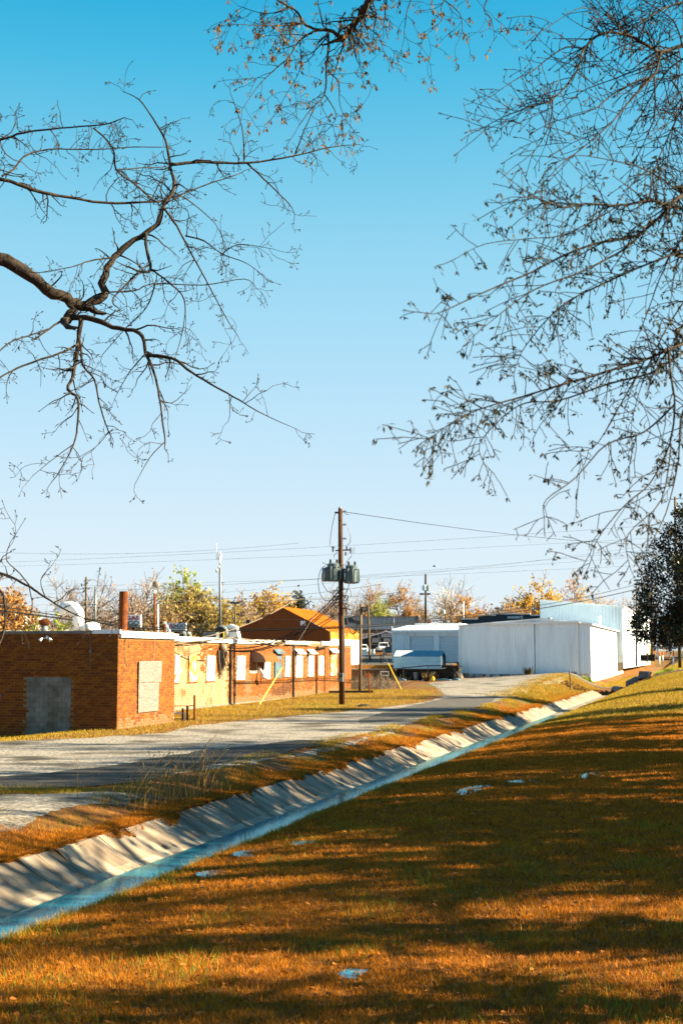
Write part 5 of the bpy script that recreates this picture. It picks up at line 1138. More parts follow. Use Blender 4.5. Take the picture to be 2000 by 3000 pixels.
# GAS N GO signs
M_red = mat('sign_red', (.55,.02,.02), None, .5); M_teal = mat('sign_teal', (.01,.10,.11), None, .5); M_sky = mat('sign_white', (.74,.78,.82), None, .5); M_bluelet = mat('sign_blue', (.10,.35,.55), None, .5)
def gassign(x0, x1, y0, y1, f, one, lab):
    a, b = at(x0, y1, f), at(x1, y0, f); t = thing('gas_sign', lab, 'sign', ((a.x+b.x)/2, a.y, a.z))
    d = (at(x1, y1, f) - a); mb = MB(); P = [a, at(x1, y1, f), b, at(x0, y0, f)]; mb.prism(P, (0,.25,0)); mb.build('sign_box', M_sky, t)
    rot = (math.pi/2, 0, math.atan2(d.y, d.x)); W = d.length; Hh = b.z - a.z; c = (a + b) / 2 - Vector((0,.02,0))
    if one:
        text('AS', c + d*-.18 + ZV*Hh*.18, Hh*.5, M_red, t, rot, shear=.2); text('N', c + d*.05 + ZV*Hh*.12, Hh*.28, M_teal, t, rot); text('GO', c + d*.29 + ZV*Hh*.18, Hh*.5, M_teal, t, rot)
    else:
        text('GAS', c + ZV*Hh*.24, Hh*.33, M_red, t, rot, shear=0, squeeze=1.25); text('N', c + d*-.27 + ZV*Hh*-.16, Hh*.22, M_teal, t, rot); text('GO', c + d*.08 + ZV*Hh*-.16, Hh*.33, M_teal, t, rot, squeeze=1.3)
    mb = MB(); q0 = a + d*.06 + ZV*Hh*.06; q1 = a + d*.94 + ZV*Hh*.06
    for i in range(14):
        p = q0.lerp(q1, i/14); p2 = q0.lerp(q1, (i+.7)/14); mb.prism([p + Vector((0,-.03,0)), p2 + Vector((0,-.03,0)), p2 + Vector((0,-.03,Hh*.13)), p + Vector((0,-.03,Hh*.13))], (0,.02,0))
    mb.build('small_lettering', M_bluelet, t)
    mb = MB(); m = (a + at(x1, y1, f)) / 2; mb.tube([m + Vector((0,.15,0)), m + Vector((0,.15,-7))], .16, 8); mb.build('sign_post', M_darkiron, t)
gassign(364, 413, 1801, 1838, 150, False, 'white GAS N GO sign on two lines behind the flue pipe'); gassign(484, 545, 1825, 1850, 165, True, 'white GAS N GO sign on one line by the station canopy')
t = thing('station_canopy', 'flat tan striped gas station canopy behind the brick roof', 'canopy', at(580, 1850, 172))
for (y0, y1, m_) in ((1843, 1849, mat('canopy_tan', (.42,.33,.22), None, .6)), (1836, 1843, mat('canopy_orange', (.55,.28,.05), None, .6)), (1827, 1836, mat('canopy_cream', (.62,.50,.36), None, .6))):
    a, b = at(466, y1, 172), at(626, y0 - 1, 172); mb = MB(); mb.box(a.x, b.x, a.y, a.y + 8, a.z, b.z - .02); mb.build('fascia_band', m_, t)
for px in (500, 590):
    a = at(px, 1850, 174); mb = MB(); mb.box(a.x - .2, a.x + .2, a.y, a.y + .4, 1.0, a.z); mb.build('column', M_found, t)
# far house on the left
t = thing('far_house', 'small pale house far left behind the bare branches', 'house', at(30, 1850, 190))
a, b = at(-40, 1850, 190), at(52, 1800, 190); mb = MB(); mb.box(a.x, b.x, a.y, a.y + 8, a.z - 3, b.z); mb.build('wall', M_white, t)
mb = MB(); c0, c1, c2 = at(-44, 1800, 189.7), at(8, 1782, 189.7), at(56, 1800, 189.7); mb.prism([c0, c1, c2], (0,9,0)); mb.build('roof', M_galv, t)
for px in (10, 36):
    a = at(px, 1832, 189.8); mb = MB(); mb.box(a.x - .4, a.x + .4, a.y - .1, a.y, a.z, a.z + 1.1); w = mb.build('window', M_white, t); mb = MB(); mb.box(a.x - .3, a.x + .3, a.y - .13, a.y - .1, a.z + .1, a.z + 1.0); mb.build('pane', M_glass, w)
# a bird in the sky
c = at(1270, 1659, 120); mb = MB(); mb.tube([c + Vector((-.09,0,.02)), c, c + Vector((.1,0,-.01)), c + Vector((.17,0,-.02))], [.02,.05,.04,.005], 8)
mb.add([c + Vector((-.02,0,.02)), c + Vector((.08,0,.02)), c + Vector((.0,.05,.15))], [(0,1,2)]); mb.add([c + Vector((-.02,0,-.02)), c + Vector((.08,0,-.02)), c + Vector((.1,-.05,.12))], [(0,1,2)])
mb.build('bird', M_darkiron, label='small dark bird flying in the pale sky', cat='bird')
# ------------------------------------------------------------------ foreground trees with overhanging limbs
def rvec(rg):
    while True:
        v = Vector((rg.uniform(-1,1), rg.uniform(-1,1), rg.uniform(-1,1)))
        if .05 < v.length < 1: return v.normalized()
def twig(mb, rg, p, d, L, r, lev, droop, ends, sides=4, kink=.35, sub=6):
    n = max(3, int(L / .07)); n = min(n, 8); pts = [p]; q = Vector(p); dd = Vector(d)
    for i in range(n):
        dd = (dd + rvec(rg) * kink + Vector((0,0,droop))).normalized(); q = q + dd * L / n; pts.append(q.copy())
    rad = [max(r * (1 - .75 * i / n), .0022) for i in range(n + 1)]
    mb.tube(pts, rad, sides, cap=False); ends.append((pts[-1], dd.copy(), lev))
    if lev > 0:
        m = max(2, int(L * sub))
        for k in range(m):
            t = rg.uniform(.12, .97) * n; i = min(int(t), n - 1); b = pts[i].lerp(pts[i+1], t - i); tg = (pts[i+1] - pts[i]).normalized()
            s = rvec(rg); s = (s - tg * s.dot(tg)).normalized(); e = (tg * rg.uniform(.35, .9) + s).normalized()
            twig(mb, rg, b, e, L * rg.uniform(.22, .5) * (1.15 - t / n * .5), rad[i] * .62, lev - 1, droop, ends, 3, kink, sub)
def limbs_tree(name, label, trunk_pts, trunk_r, limbs, seed, droop, step, tl, leaf, twig_m, sub=6, kink=.35, lev=2, tsc=1.0, group=None):
    rg = random.Random(seed); base = Vector(trunk_pts[0]); t = thing(name, label, 'tree', base, group)
    mb = MB(); mb.tube(smooth_pts(trunk_pts, 4), list(np.interp(np.linspace(0, 1, 4*(len(trunk_pts)-1)+1), np.linspace(0, 1, len(trunk_r)), trunk_r)), 14); mb.build('trunk', M_bark, t, smooth=True)
    tw = MB(); ends = []
    for P, f0, f1, d0, d1, dens in limbs:
        n = len(P); pts = []
        for i, q in enumerate(P):
            if isinstance(q, Vector): pts.append(q)
            else:
                f = f0 + (f1 - f0) * i / (n - 1); pts.append(at(q[0], q[1], f))
        pts = smooth_pts(pts, 4); m = len(pts); sc = (f0 + f1) / 2 / FP
        rad = [max(.5 * sc * (d0 + (d1 - d0) * (i / (m - 1)) ** .8), .002) for i in range(m)]
        for i in range(1, m - 1): pts[i] = pts[i] + rvec(rg) * rad[i] * .35
        mb = MB(); mb.tube(pts, [q * rg.uniform(.92, 1.1) for q in rad], 7); mb.build('branch', M_bark, t, smooth=True)
        if dens <= 0: continue
        L = sum((pts[i+1] - pts[i]).length for i in range(m - 1)); k = int(L / step * dens)
        for _ in range(k):
            u = rg.uniform(.02, 1) * (m - 1); i = min(int(u), m - 2); b = pts[i].lerp(pts[i+1], u - i)
            if abs(b.z) > 50: continue
            tg = (pts[i+1] - pts[i]).normalized(); s = rvec(rg); s = (s - tg * s.dot(tg)).normalized(); s = (s - fr * s.dot(fr) * .6).normalized()
            e = (tg * rg.uniform(.3, 1.0) + s).normalized(); ll = tl * rg.uniform(.35, 1.25) * tsc
            twig(tw, rg, b, e, ll, min(rad[i] * .6, .0105 if f0 > 11 else .0056), lev, droop, ends, 4, kink, sub)
        twig(tw, rg, pts[-1], (pts[-1] - pts[-2]).normalized(), tl * .6, rad[-1], lev, droop, ends, 4, kink, sub)
    tw.build('twigs', twig_m, t)
    if leaf:
        lf = MB(); prob, size, m_, hang, cnt = leaf[:5]
        for p, d, lv in ends:
            if rg.random() > prob: continue
            for _ in range(rg.randint(*cnt)):
                a = (rvec(rg) * .8 + Vector((0,0,-hang))).normalized(); b = a.cross(rvec(rg)).normalized(); s = size * rg.uniform(.5, 1.3); w = s * .17; o = p + rvec(rg) * size * .25
                lf.add([o, o + a*s*.5 + b*w, o + a*s, o + a*s*.5 - b*w], [(0,1,2,3)], rg.random())
        lf.build(leaf[5] if len(leaf) > 5 else 'leaves', m_, t, kind='stuff', rnd=True)
    else:
        lf = MB()
        for p, d, lv in ends:
            if rg.random() < .55: lf.tube([p - d*.006, p + d*.004, p + d*.018], [.003,.0055,.001], 4, cap=False)
        lf.build('buds', twig_m, t, kind='stuff')
    return t
# --- left bare tree
fL = 14.0
bL = at(-330, 2700, 13.2); bL.z = H(bL.x, bL.y) - .1; jL = at(-330, 1050, 13.2); 
LT = [((-330,1120),(-160,860),(0,766),(70,797),(140,846),(210,884),(245,898)),]
limbsL = [
 ([jL - Vector((0,0,.2)), (-160,850),(0,764),(70,797),(140,846),(210,884),(247,898)], 13.4, 14, 46, 30, .25),
 ([(240,896),(302,866),(302,817),(337,754),(393,705),(463,656),(477,607),(509,551),(499,481),(484,410),(449,347),(407,291),(361,268)], 14, 14.6, 27, 2, .9),
 ([(499,481),(596,474),(723,477),(863,456),(968,431),(1052,423)], 14.3, 15, 11, 2, 1), ([(723,477),(793,544),(849,600),(863,628)], 14.6, 15, 6, 2, .8), ([(716,467),(709,375),(677,277)], 14.6, 14.4, 5, 2, .8), ([(863,456),(891,382),(919,319)], 14.8, 14.4, 5, 2, .5),
 ([jL + Vector((0,0,1.2)), (-150,490),(0,523),(105,558),(189,575),(302,593),(449,591),(505,579),(596,544),(701,509)], 13.4, 15, 16, 3, 1),
 ([jL + Vector((0,0,2.0)), (-150,450),(0,410),(70,389),(175,375),(302,365),(365,344)], 12, 10.5, 11, 3, .9), ([(7,516),(42,495),(70,460),(140,438),(281,438),(393,431),(484,431)], 13.8, 14.6, 7, 2.5, 1),
 ([(274,375),(330,431),(340,495),(393,537),(449,586)], 13, 14.3, 5, 6, 1), ([(337,498),(410,492),(484,488)], 13.8, 14.3, 4, 3, 1),
 ([(230,890),(203,928),(189,944)], 14, 13.8, 30, 24, .3), ([(200,930),(267,933),(330,958),(407,975),(428,1035),(456,1105),(470,1182),(484,1294)], 13.9, 13.4, 20, 4, .8),
 ([(428,1040),(505,1049),(561,1091),(631,1133),(701,1172),(772,1214),(866,1256)], 13.6, 13, 12, 1.5, .75), ([(238,937),(228,1014),(217,1091),(200,1140),(228,1168),(228,1238),(217,1301),(168,1393)], 13.8, 13.2, 16, 3, 1),
 ([(229,985),(238,1020),(242,1070),(277,1112),(295,1196),(319,1266)], 13.7, 13.2, 9, 4, 1), ([(228,1008),(175,1035),(70,1070),(0,1105),(-60,1140)], 13.7, 13, 7, 5, .8),
 ([(240,900),(182,937),(140,968),(102,993)], 14, 13.5, 8, 5, .6), ([(240,893),(295,859),(393,852),(449,831),(596,835),(716,817),(751,845)], 14, 14.6, 6, 2, .9), ([(428,684),(428,726),(442,789),(407,796)], 14.2, 14, 11, 8, .8),
 ([(442,789),(491,824),(540,877),(537,958),(516,1042)], 14.1, 13.6, 7, 2, 1), ([(477,607),(519,663),(547,719),(582,782),(624,859),(666,937),(694,979)], 14.3, 13.6, 8, 2, .9),
 ([(544,691),(596,705),(652,744),(716,768),(758,796)], 14.1, 13.6, 6, 1.5, 1), ([(652,744),(701,716),(803,730)], 13.9, 13.6, 4, 1.5, 1), ([(512,565),(561,593),(631,656),(659,719)], 14.4, 14.8, 5, 1.5, 1),
 ([(407,796),(372,831),(330,880),(351,905)], 14, 13.7, 7, 3, 1), ([(330,754),(260,765),(210,782),(105,800)], 14, 13.4, 6, 2, 1), ([(455,830),(430,900),(370,960),(300,1040)], 14.1, 14.6, 5, 2, .8), ([(428,1035),(380,1090),(340,1160)], 13.5, 14, 5, 1.5, 1),
 ([(150,962),(80,985),(20,1010),(-60,1090)], 13.5, 13, 5, 4, .9), ([(217,1300),(150,1350),(95,1395)], 13.2, 13, 3, 1.5, 1), ([(319,1266),(280,1310),(230,1340)], 13.2, 13, 3, 1.5, 1), ([(484,1294),(440,1340),(395,1420)], 13.4, 13.2, 4, 1.5, .5),
 ([jL - Vector((0,0,1.9)), (-120,1640),(0,1679),(45,1697),(89,1720),(134,1751),(201,1791),(268,1818),(348,1836)], 12.6, 12, 13, 2.5, .75), ([(-60,1690),(0,1729),(13,1755),(16,1818),(0,1885),(-40,1930)], 12.4, 12, 9, 5, .5), ([(89,1720),(60,1680),(20,1640),(30,1590)], 12.2, 12, 5, 2, .7), ([(134,1751),(120,1700),(150,1660)], 12.2, 12, 4, 1.5, .6),
]
limbs_tree('bare_tree', 'bare grey-brown tree whose knotty limbs reach in over the ditch and brick building', [bL, bL.lerp(jL, .5) + Vector((.1,0,0)), jL, jL + Vector((-.2,.3,3.0)), jL + Vector((-.5,.2,5))], [.30,.24,.2,.14,.05], limbsL, 5, -.03, .115, .40, None, M_twig, sub=8, kink=.5, lev=2)
# --- tree overhead with catkins (trunk behind the camera to the right)
tb0 = Vector((4.4, 1.5, H(4.4, 1.5) - .1)); jT = Vector((3.8, 3.0, 10.5))
e0 = at(1130, -60, 13.5)
limbsT = [([jT, jT.lerp(e0, .5) + Vector((0,0,.9)), (1200,-140), (1094,-10),(1059,40),(1025,86),(1002,115)], 13, 13.5, 34, 15, .4), ([(1002,113),(967,89),(927,86),(893,69),(870,34),(830,11),(780,-20)], 13.5, 13.2, 13, 4, 1.2), ([(960,89),(962,115),(956,201),(950,276),(910,321),(876,367)], 13.5, 13, 9, 2, 1),
 ([(927,86),(876,121),(847,166),(801,207),(755,253),(709,321)], 13.4, 12.8, 7, 1.5, 1.2), ([(962,212),(990,241),(996,310),(1025,367)], 13.4, 13, 4, 1.5, 1), ([e0 + Vector((.5,.2,.3)), (1203,0),(1186,75),(1183,115)], 13.5, 13.3, 5, 1.5, .5), ([e0 + Vector((1.0,.2,.4)), (1300,0),(1295,57),(1243,106)], 13.5, 13, 5, 1.5, .6), ([(1300,0),(1346,40),(1352,92),(1335,132)], 13.4, 13, 4, 1.5, .7),
 ([e0 + Vector((1.6,.2,.4)), (1427,0),(1438,57),(1447,95)], 13.5, 13, 4, 1.5, .6), ([(893,69),(830,75),(761,75),(669,69)], 13.3, 12.7, 5, 1.5, 1.6), ([(860,20),(780,40),(698,17)], 13.3, 12.8, 4, 1.5, 1.4), ([(1036,75),(1048,132),(1053,190)], 13.5, 13.2, 4, 1.5, .7), ([(1050,60),(1105,103),(1125,155)], 13.5, 13.2, 4, 1.5, .8), ([(876,121),(880,200),(830,290)], 13.3, 13.4, 3, 1.5, 1), ([(950,276),(985,340),(950,390)], 13.2, 13.4, 4, 1.5, 1)]
M_cat = mat('catkins', (.07,.035,.010), (.27,.145,.035), .9, 8, attr='rnd', amount=.9, transl=.4, raw=True)
limbs_tree('budding_tree', 'overhanging tree with brown tassel blossoms hanging at the top of the sky', [tb0, tb0.lerp(jT, .5), jT, jT + Vector((.2,0,3))], [.34,.27,.16,.04], limbsT, 8, -.05, .10, .42, (.65, .048, M_cat, 1.2, (1, 4), 'catkins'), M_twig, sub=8, kink=.4, lev=2)
# --- right bare tree (upper right, close and soft)
fR = 9.0
bR = Vector((5.2, 11.0, 0)); bR.z = H(bR.x, bR.y) - .1; jR = Vector((5.2, 11.0, 6.2))
limbsR = [([jR, (2300,60),(2000,133),(1935,153),(1904,138),(1838,105),(1766,97),(1710,143),(1685,214),(1618,291),(1557,311),(1476,342),(1404,380)], 9.5, 8.5, 17, 2, 1), ([(1935,153),(1914,219),(1858,240),(1787,281),(1736,321),(1618,357)], 9, 8.6, 9, 2.5, 1.2), ([(1914,219),(1853,286),(1812,332),(1776,372),(1685,449),(1639,485),(1583,541)], 9, 8.5, 8, 2, 1), ([(1618,291),(1613,347),(1588,408),(1557,449),(1511,485)], 8.8, 8.5, 5, 2, .8),
 ([(1914,225),(1917,332),(1889,408),(1858,474)], 9, 9.2, 6, 2, 1), ([jR + Vector((0,0,-.4)), (2200,230),(2000,306),(1975,357),(1930,459),(1910,520)], 9.5, 9, 8, 3, .9), ([jR + Vector((0,0,.6)), (2200,-60),(2000,5),(1940,25),(1889,56),(1822,97),(1800,50)], 9.5, 9, 9, 2, 1), ([(1776,92),(1751,41),(1700,23),(1639,56),(1577,97)], 9, 8.6, 4, 2, .9), ([(1710,143),(1659,138),(1608,168),(1557,209),(1506,235),(1455,270)], 9, 8.6, 6, 2, .9),
 ([(2080,130),(1960,200),(1880,330),(1830,420)], 9.4, 9.8, 7, 2, 1.1), ([(2080,260),(1990,330),(1960,430),(1945,560)], 9.4, 9.6, 7, 2, 1), ([(2000,140),(1970,60),(1900,10),(1850,-30)], 9.2, 9, 6, 2, 1), ([(1990,150),(1900,190),(1800,230),(1700,270),(1640,330)], 9.2, 9.6, 6, 2, 1.1)]
limbs_tree('bare_tree', 'bare tree with soft fine drooping twigs in the upper right sky', [bR, bR.lerp(jR, .5), jR, jR + Vector((.1,.1,3.5))], [.30,.24,.16,.04], limbsR, 21, -.06, .055, .28, None, M_twig, sub=9, kink=.16, lev=1, tsc=1.0)
# --- right leafing tree (drooping, young leaves)
bQ = Vector((4.3, 7.6, 0)); bQ.z = H(bQ.x, bQ.y) - .1; jQ = Vector((4.3, 7.6, 4.6))
limbsQ = [([jQ + Vector((0,0,.9)), (2200,520),(2000,571),(1960,607),(1914,587),(1812,602),(1710,597),(1649,607),(1577,582),(1516,577)], 8.3, 7.5, 17, 2.5, 1), ([(1960,607),(1863,689),(1761,709),(1659,745),(1557,797),(1424,853),(1292,914),(1256,919)], 8.2, 7.2, 12, 2, 1), ([(1900,660),(1833,725),(1710,792),(1567,848),(1465,919),(1384,986)], 8.2, 7.5, 9, 2, 1),
 ([jQ + Vector((0,0,.3)), (2200,720),(2000,751),(1955,751),(1761,833),(1634,904),(1537,1016),(1506,1088)], 8.3, 7.8, 11, 2, 1), ([jQ, (2200,930),(2000,1006),(1889,1052),(1710,1108),(1557,1154),(1430,1190),(1343,1225),(1256,1287)], 8.3, 7.4, 14, 2, 1.1), ([(2000,1032),(1904,1093),(1787,1123),(1634,1174),(1540,1180),(1475,1220),(1404,1302),(1424,1373)], 8.1, 7.6, 8, 2, 1),
 ([(1955,1020),(1965,1108),(1975,1185),(1960,1302),(1904,1414),(1828,1481),(1761,1562),(1715,1644)], 8, 7.6, 9, 2, 1.2), ([(1975,1185),(1884,1266),(1776,1302),(1685,1399),(1598,1465),(1593,1516)], 8, 7.6, 7, 2, 1.2), ([(1889,1052),(1802,1210),(1736,1312),(1660,1320)], 8, 7.8, 5, 2, 1.2), ([(1965,1300),(1935,1465),(1838,1567),(1843,1659)], 7.9, 7.6, 5, 2, 1.2),
 ([(2060,640),(1980,720),(1930,820),(1890,930),(1860,1000)], 8.4, 8.6, 7, 2, 1.2), ([(2060,800),(1990,900),(1930,1000),(1880,1120),(1850,1230)], 8.4, 8.6, 6, 2, 1.2), ([(2000,571),(1930,520),(1870,490),(1790,470),(1700,455),(1640,470)], 8.2, 7.8, 6, 2, 1), ([(2080,1100),(2000,1200),(1985,1350),(1950,1500),(1900,1600)], 8.3, 8, 8, 2, 1.2), ([(1812,602),(1730,650),(1640,690),(1540,700),(1420,715),(1330,760)], 8, 7.4, 5, 2, 1)]
M_young = mat('young_leaf', (.035,.045,.008), (.10,.085,.014), .7, 8, attr='rnd', amount=.9, transl=.35)
limbs_tree('leafing_tree', 'drooping tree with small young leaves filling the right side of the sky', [bQ, bQ.lerp(jQ, .5), jQ, jQ + Vector((.1,.1,3))], [.28,.22,.15,.04], limbsQ, 33, -.07, .060, .23, (.8, .033, M_young, .7, (2, 5), 'leaves'), M_twig, sub=6, kink=.22, lev=1)

# ------------------------------------------------------------------ whole trees: skeleton by recursion, leaf cards at the tips
def grow(mb, tw, rg, p, d, L, r, lev, tips, spread, up, twl):
    n = 3; pts = [Vector(p)]; q = Vector(p); dd = Vector(d)
    for i in range(n):
        dd = (dd + rvec(rg) * .22 + Vector((0,0,up))).normalized(); q = q + dd * L / n; pts.append(q.copy())
    (mb if lev > 1 else tw).tube(pts, [r * (1 - .4 * i / n) for i in range(n + 1)], 6 if lev > 2 else (4 if lev > 1 else 3), cap=False)
    if lev == 0: tips.append(pts[-1]); tips.append(pts[1]); return
    m = 5 if lev >= 3 else 4
    for k in range(m):
        t = rg.uniform(.45, 1) if lev > 3 else rg.uniform(.25, 1.0); i = min(int(t * n), n - 1); b = pts[i].lerp(pts[i+1], t * n - i)
        s = rvec(rg); s = (s - dd * s.dot(dd)).normalized(); e = (dd * (1 - spread) + s * spread + Vector((0,0,.1))).normalized()
        grow(mb, tw, rg, b, e, L * rg.uniform(.5, .78), r * .58, lev - 1, tips, spread, up, twl)
    grow(mb, tw, rg, pts[-1], dd, L * .7, r * .6, lev - 1, tips, spread, up, twl)
def whole_tree(name, label, base, h, seed, leafm, nleaf, lsize, bark, levels=4, spread=.6, wide=1.0, group=None, cat='tree', trunk_frac=.30, clump=1.0, th=1.0):
    rg = random.Random(seed); t = thing(name, label, cat, base, group); base = Vector(base)
    mb = MB(); tw = MB(); tips = []; L = h * trunk_frac
    grow(mb, tw, rg, base - Vector((0,0,.2)), Vector((rg.uniform(-.06,.06), rg.uniform(-.06,.06), 1)), L, h * .022 * th, levels, tips, spread, .03, 1)
    zm = max(p.z for p in tips); s = h / max(zm - base.z, .1)
    def fix(v): return (base.x + (v[0] - base.x) * s * wide, base.y + (v[1] - base.y) * s * wide, base.z + (v[2] - base.z) * s)
    mb.v = [fix(v) for v in mb.v]; tw.v = [fix(v) for v in tw.v]; tips = [Vector(fix(v)) for v in tips]
    mb.build('trunk', bark, t)
    if nleaf:
        dens = np.array([mnoise.noise(p * (2.2 / h * 3) + Vector((seed * 7.1, 0, 0))) for p in tips]); TP = np.array([tuple(p) for p in tips])
        g_ = np.random.default_rng(seed); I = g_.integers(0, len(tips), nleaf); I = I[dens[I] > g_.uniform(-.5, .25, nleaf)]; k_ = len(I)
        def uv_(): q = g_.normal(size=(k_, 3)); return q / np.linalg.norm(q, axis=1, keepdims=True)
        o_ = TP[I] + uv_() * (h * .05 * clump * g_.random((k_, 1))); A_ = uv_(); B_ = np.cross(A_, uv_()); B_ /= np.linalg.norm(B_, axis=1, keepdims=True) + 1e-6; z_ = lsize * g_.uniform(.5, 1.3, (k_, 1))
        LV = np.stack([o_ - A_*z_*.5, o_ + B_*z_*.35, o_ + A_*z_*.5, o_ - B_*z_*.35], 1).reshape(-1, 3); b0 = len(tw.v)
        tw.v.extend(LV.tolist()); tw.f.extend([(b0+4*q, b0+4*q+1, b0+4*q+2, b0+4*q+3) for q in range(k_)]); tw.r.extend((g_.random(k_) * .98 + .01).tolist())
        nt_ = len(tw.f)
    cr = tw.build('crown', leafm if nleaf else bark, t, rnd=True)
    if nleaf:
        cr.data.materials.append(bark); mi = [1 if len(p.vertices) == 4 and i < nt_ and tw.r[i] == 0.0 else 0 for i, p in enumerate(cr.data.polygons)]
        cr.data.polygons.foreach_set('material_index', mi)
    return t
lf_ = lambda n, a, b: mat(n, tuple(.75*v for v in a), tuple(.85*v for v in b), .8, 8, attr='rnd', amount=.85, transl=.4, raw=True)
LO = lf_('leaf_orange', (.42,.19,.045), (.60,.33,.09)); LY = lf_('leaf_yellow', (.58,.32,.03), (.78,.48,.06)); LG = lf_('leaf_green', (.18,.24,.02), (.38,.42,.06)); LLG = lf_('leaf_lime', (.36,.40,.05), (.56,.58,.12))
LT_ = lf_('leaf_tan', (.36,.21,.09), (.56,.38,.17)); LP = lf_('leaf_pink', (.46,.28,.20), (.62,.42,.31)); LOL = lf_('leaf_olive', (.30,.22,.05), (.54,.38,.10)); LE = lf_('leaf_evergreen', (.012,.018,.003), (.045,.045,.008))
BK = mat('far_bark', (.17,.125,.10), (.27,.21,.17), .9, 3, raw=True); BW = mat('pale_bark', (.36,.31,.29), (.48,.42,.40), .9, 3, raw=True)
GT = 'trees along the far street'
BG = [ # px, top y, f, leaf, n, size, wide, label, name, bark
 (-10,1690,150,LO,2600,.28,.9,'orange tinged tree at the far left behind the bare branches',BK), (60,1742,170,LO,2000,.28,1.0,'low orange-brown tree beside the small pale house',BK),
 (195,1640,150,None,0,0,.75,'leafless forked tree left of the exhaust duct',BK), (262,1660,165,None,0,0,.8,'leafless grey tree right of the exhaust duct',BK), (330,1700,175,LP,500,.22,.9,'thin pinkish bare tree left of the flue pipe',BK),
 (395,1665,185,LP,900,.2,1.0,'pale pinkish bare tree above the flue pipe',BK), (545,1660,215,LLG,5200,.36,1.05,'bright green tree standing tallest behind the cell tower',BK), (505,1715,180,LOL,3200,.3,1.05,'olive brown dense tree left of the cell tower',BK),
 (585,1712,175,LOL,3200,.3,1.05,'yellowish brown dense tree right behind the cell tower',BK), (455,1745,170,LT_,2200,.28,.9,'tan twiggy tree behind the yard lamp',BK), (672,1718,190,LT_,2200,.26,.95,'tan twiggy tree right of the cell tower',BK), (640,1760,165,LOL,2200,.28,1.0,'low olive tree by the signal mast',BK),
 (760,1705,200,LT_,1500,.24,.8,'greyish half bare tree left of the orange-yellow one',BK), (812,1698,200,LY,3600,.3,.85,'orange-yellow tree behind the orange roof',BK), (878,1718,270,LE,1500,.4,.5,'small dark pine-like tree beyond the orange roof',BK), (925,1725,270,LP,1300,.24,1.0,'pinkish bare tree left of the utility pole',BK), (965,1735,345,LP,800,.22,.9,'thin bare tree right behind the transformer pole',BK),
 (1020,1712,350,None,0,0,.7,'slim bare tree just right of the utility pole',BK), (1078,1692,355,LO,2600,.26,.8,'pale orange tree with visible trunk by the floodlight pole',BK), (1117,1733,345,LLG,4200,.26,.62,'round lime green tree above the overpass',BK), (1172,1702,350,LO,4200,.3,.85,'bright orange tree above the overpass end',BK), (1215,1718,360,LT_,1500,.26,.7,'tan tree right beside the bright orange one',BK),
 (1285,1680,340,None,0,0,1.0,'pale leafless spreading tree right of the dark utility pole',BW), (1240,1760,350,LP,900,.24,1.0,'low pinkish bare tree behind the garage',BK), (1385,1738,240,LO,3600,.32,.95,'rusty orange tree above the shop parapet',BK), (1462,1735,245,LT_,2600,.3,.95,'brown tree between the orange and yellow ones',BK), (1500,1760,235,LO,2600,.3,.9,'low orange tree against the taller metal building',BK),
 (1560,1668,245,LY,4600,.34,1.0,'big yellow-orange tree behind the taller metal building',BK), (1695,1668,260,LP,3200,.26,1.05,'big pinkish brown tree behind the taller metal building',BK), (1742,1712,250,LY,1300,.3,.6,'small yellow tree above the metal building roof',BK), (1800,1738,280,LP,900,.24,.8,'small hazy bare tree right of the metal building roof',BK), (1850,1732,290,LP,900,.24,.9,'hazy bare tree behind the twin floodlight pole',BK),
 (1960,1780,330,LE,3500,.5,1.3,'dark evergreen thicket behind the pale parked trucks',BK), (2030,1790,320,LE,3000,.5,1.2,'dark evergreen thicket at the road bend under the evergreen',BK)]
for i, (px, ty, f, lm_, n, sz, wd, lab, bk) in enumerate(BG):
    b = at(px, 1900, f); b.z = max(H(b.x, b.y), 1.5); top = at(px, ty, f).z
    whole_tree('bare_tree' if not n else 'street_tree', lab, b, top - b.z, 100 + i, lm_, int(n * 2.5), sz * 1.3, bk, 4, .62, wd, GT, trunk_frac=.30, th=.75)
for px, ty, f, w in ((110,1805,95,'turbine vent'), (185,1800,97,'exhaust duct mouth'), (150,1815,94,'gap between turbine vent and exhaust duct'), (30,1822,100,'roof edge by the small pale house')):
    b = at(px, 1860, f); b.z = 1.0; whole_tree('shrub', 'rounded yellow-green shrub behind the ' + w, b, at(px, ty, f).z - 1.0, 300 + px, LOL if px < 100 else LG, 2600, .22, BK, 3, .75, 1.1, 'shrubs behind the brick roof', cat='shrub', trunk_frac=.3)
LM = ['small pale far house', 'turbine vent', 'gooseneck exhaust duct', 'rusty flue pipe', 'round yard lamp', 'gas station canopy', 'cell tower', 'pair of lot lights', 'orange gable left slope', 'orange gable ridge', 'orange gable right slope', 'transformer pole', 'boxy floodlight pole', 'white garage roof', 'stepped shop parapet', 'lettered shop parapet', 'corner of the taller metal building', 'roof of the taller metal building', 'twin floodlight pole']
# hazy low scrub that closes the gaps between the far trees
for i, (px, ty, f) in enumerate(((20,1775,240),(120,1770,250),(230,1772,245),(330,1765,250),(430,1765,255),(500,1770,260),(620,1765,260),(700,1770,260),(760,1775,260),(860,1775,280),(920,1775,280),(990,1790,360),(1060,1790,365),(1330,1775,330),(1430,1775,300),(1530,1770,300),(1620,1760,310),(1720,1765,310),(1800,1775,320))):
    b = at(px, 1900, f); b.z = 2.5; whole_tree('far_thicket', 'low hazy thicket between far trees, behind the ' + LM[i], b, at(px, ty, f).z - 2.5, 400 + i, (LT_, LOL, LP)[i % 3], 3400, .46, BK, 3, .8, 2.1, 'thickets between the far trees', cat='thicket', trunk_frac=.25)
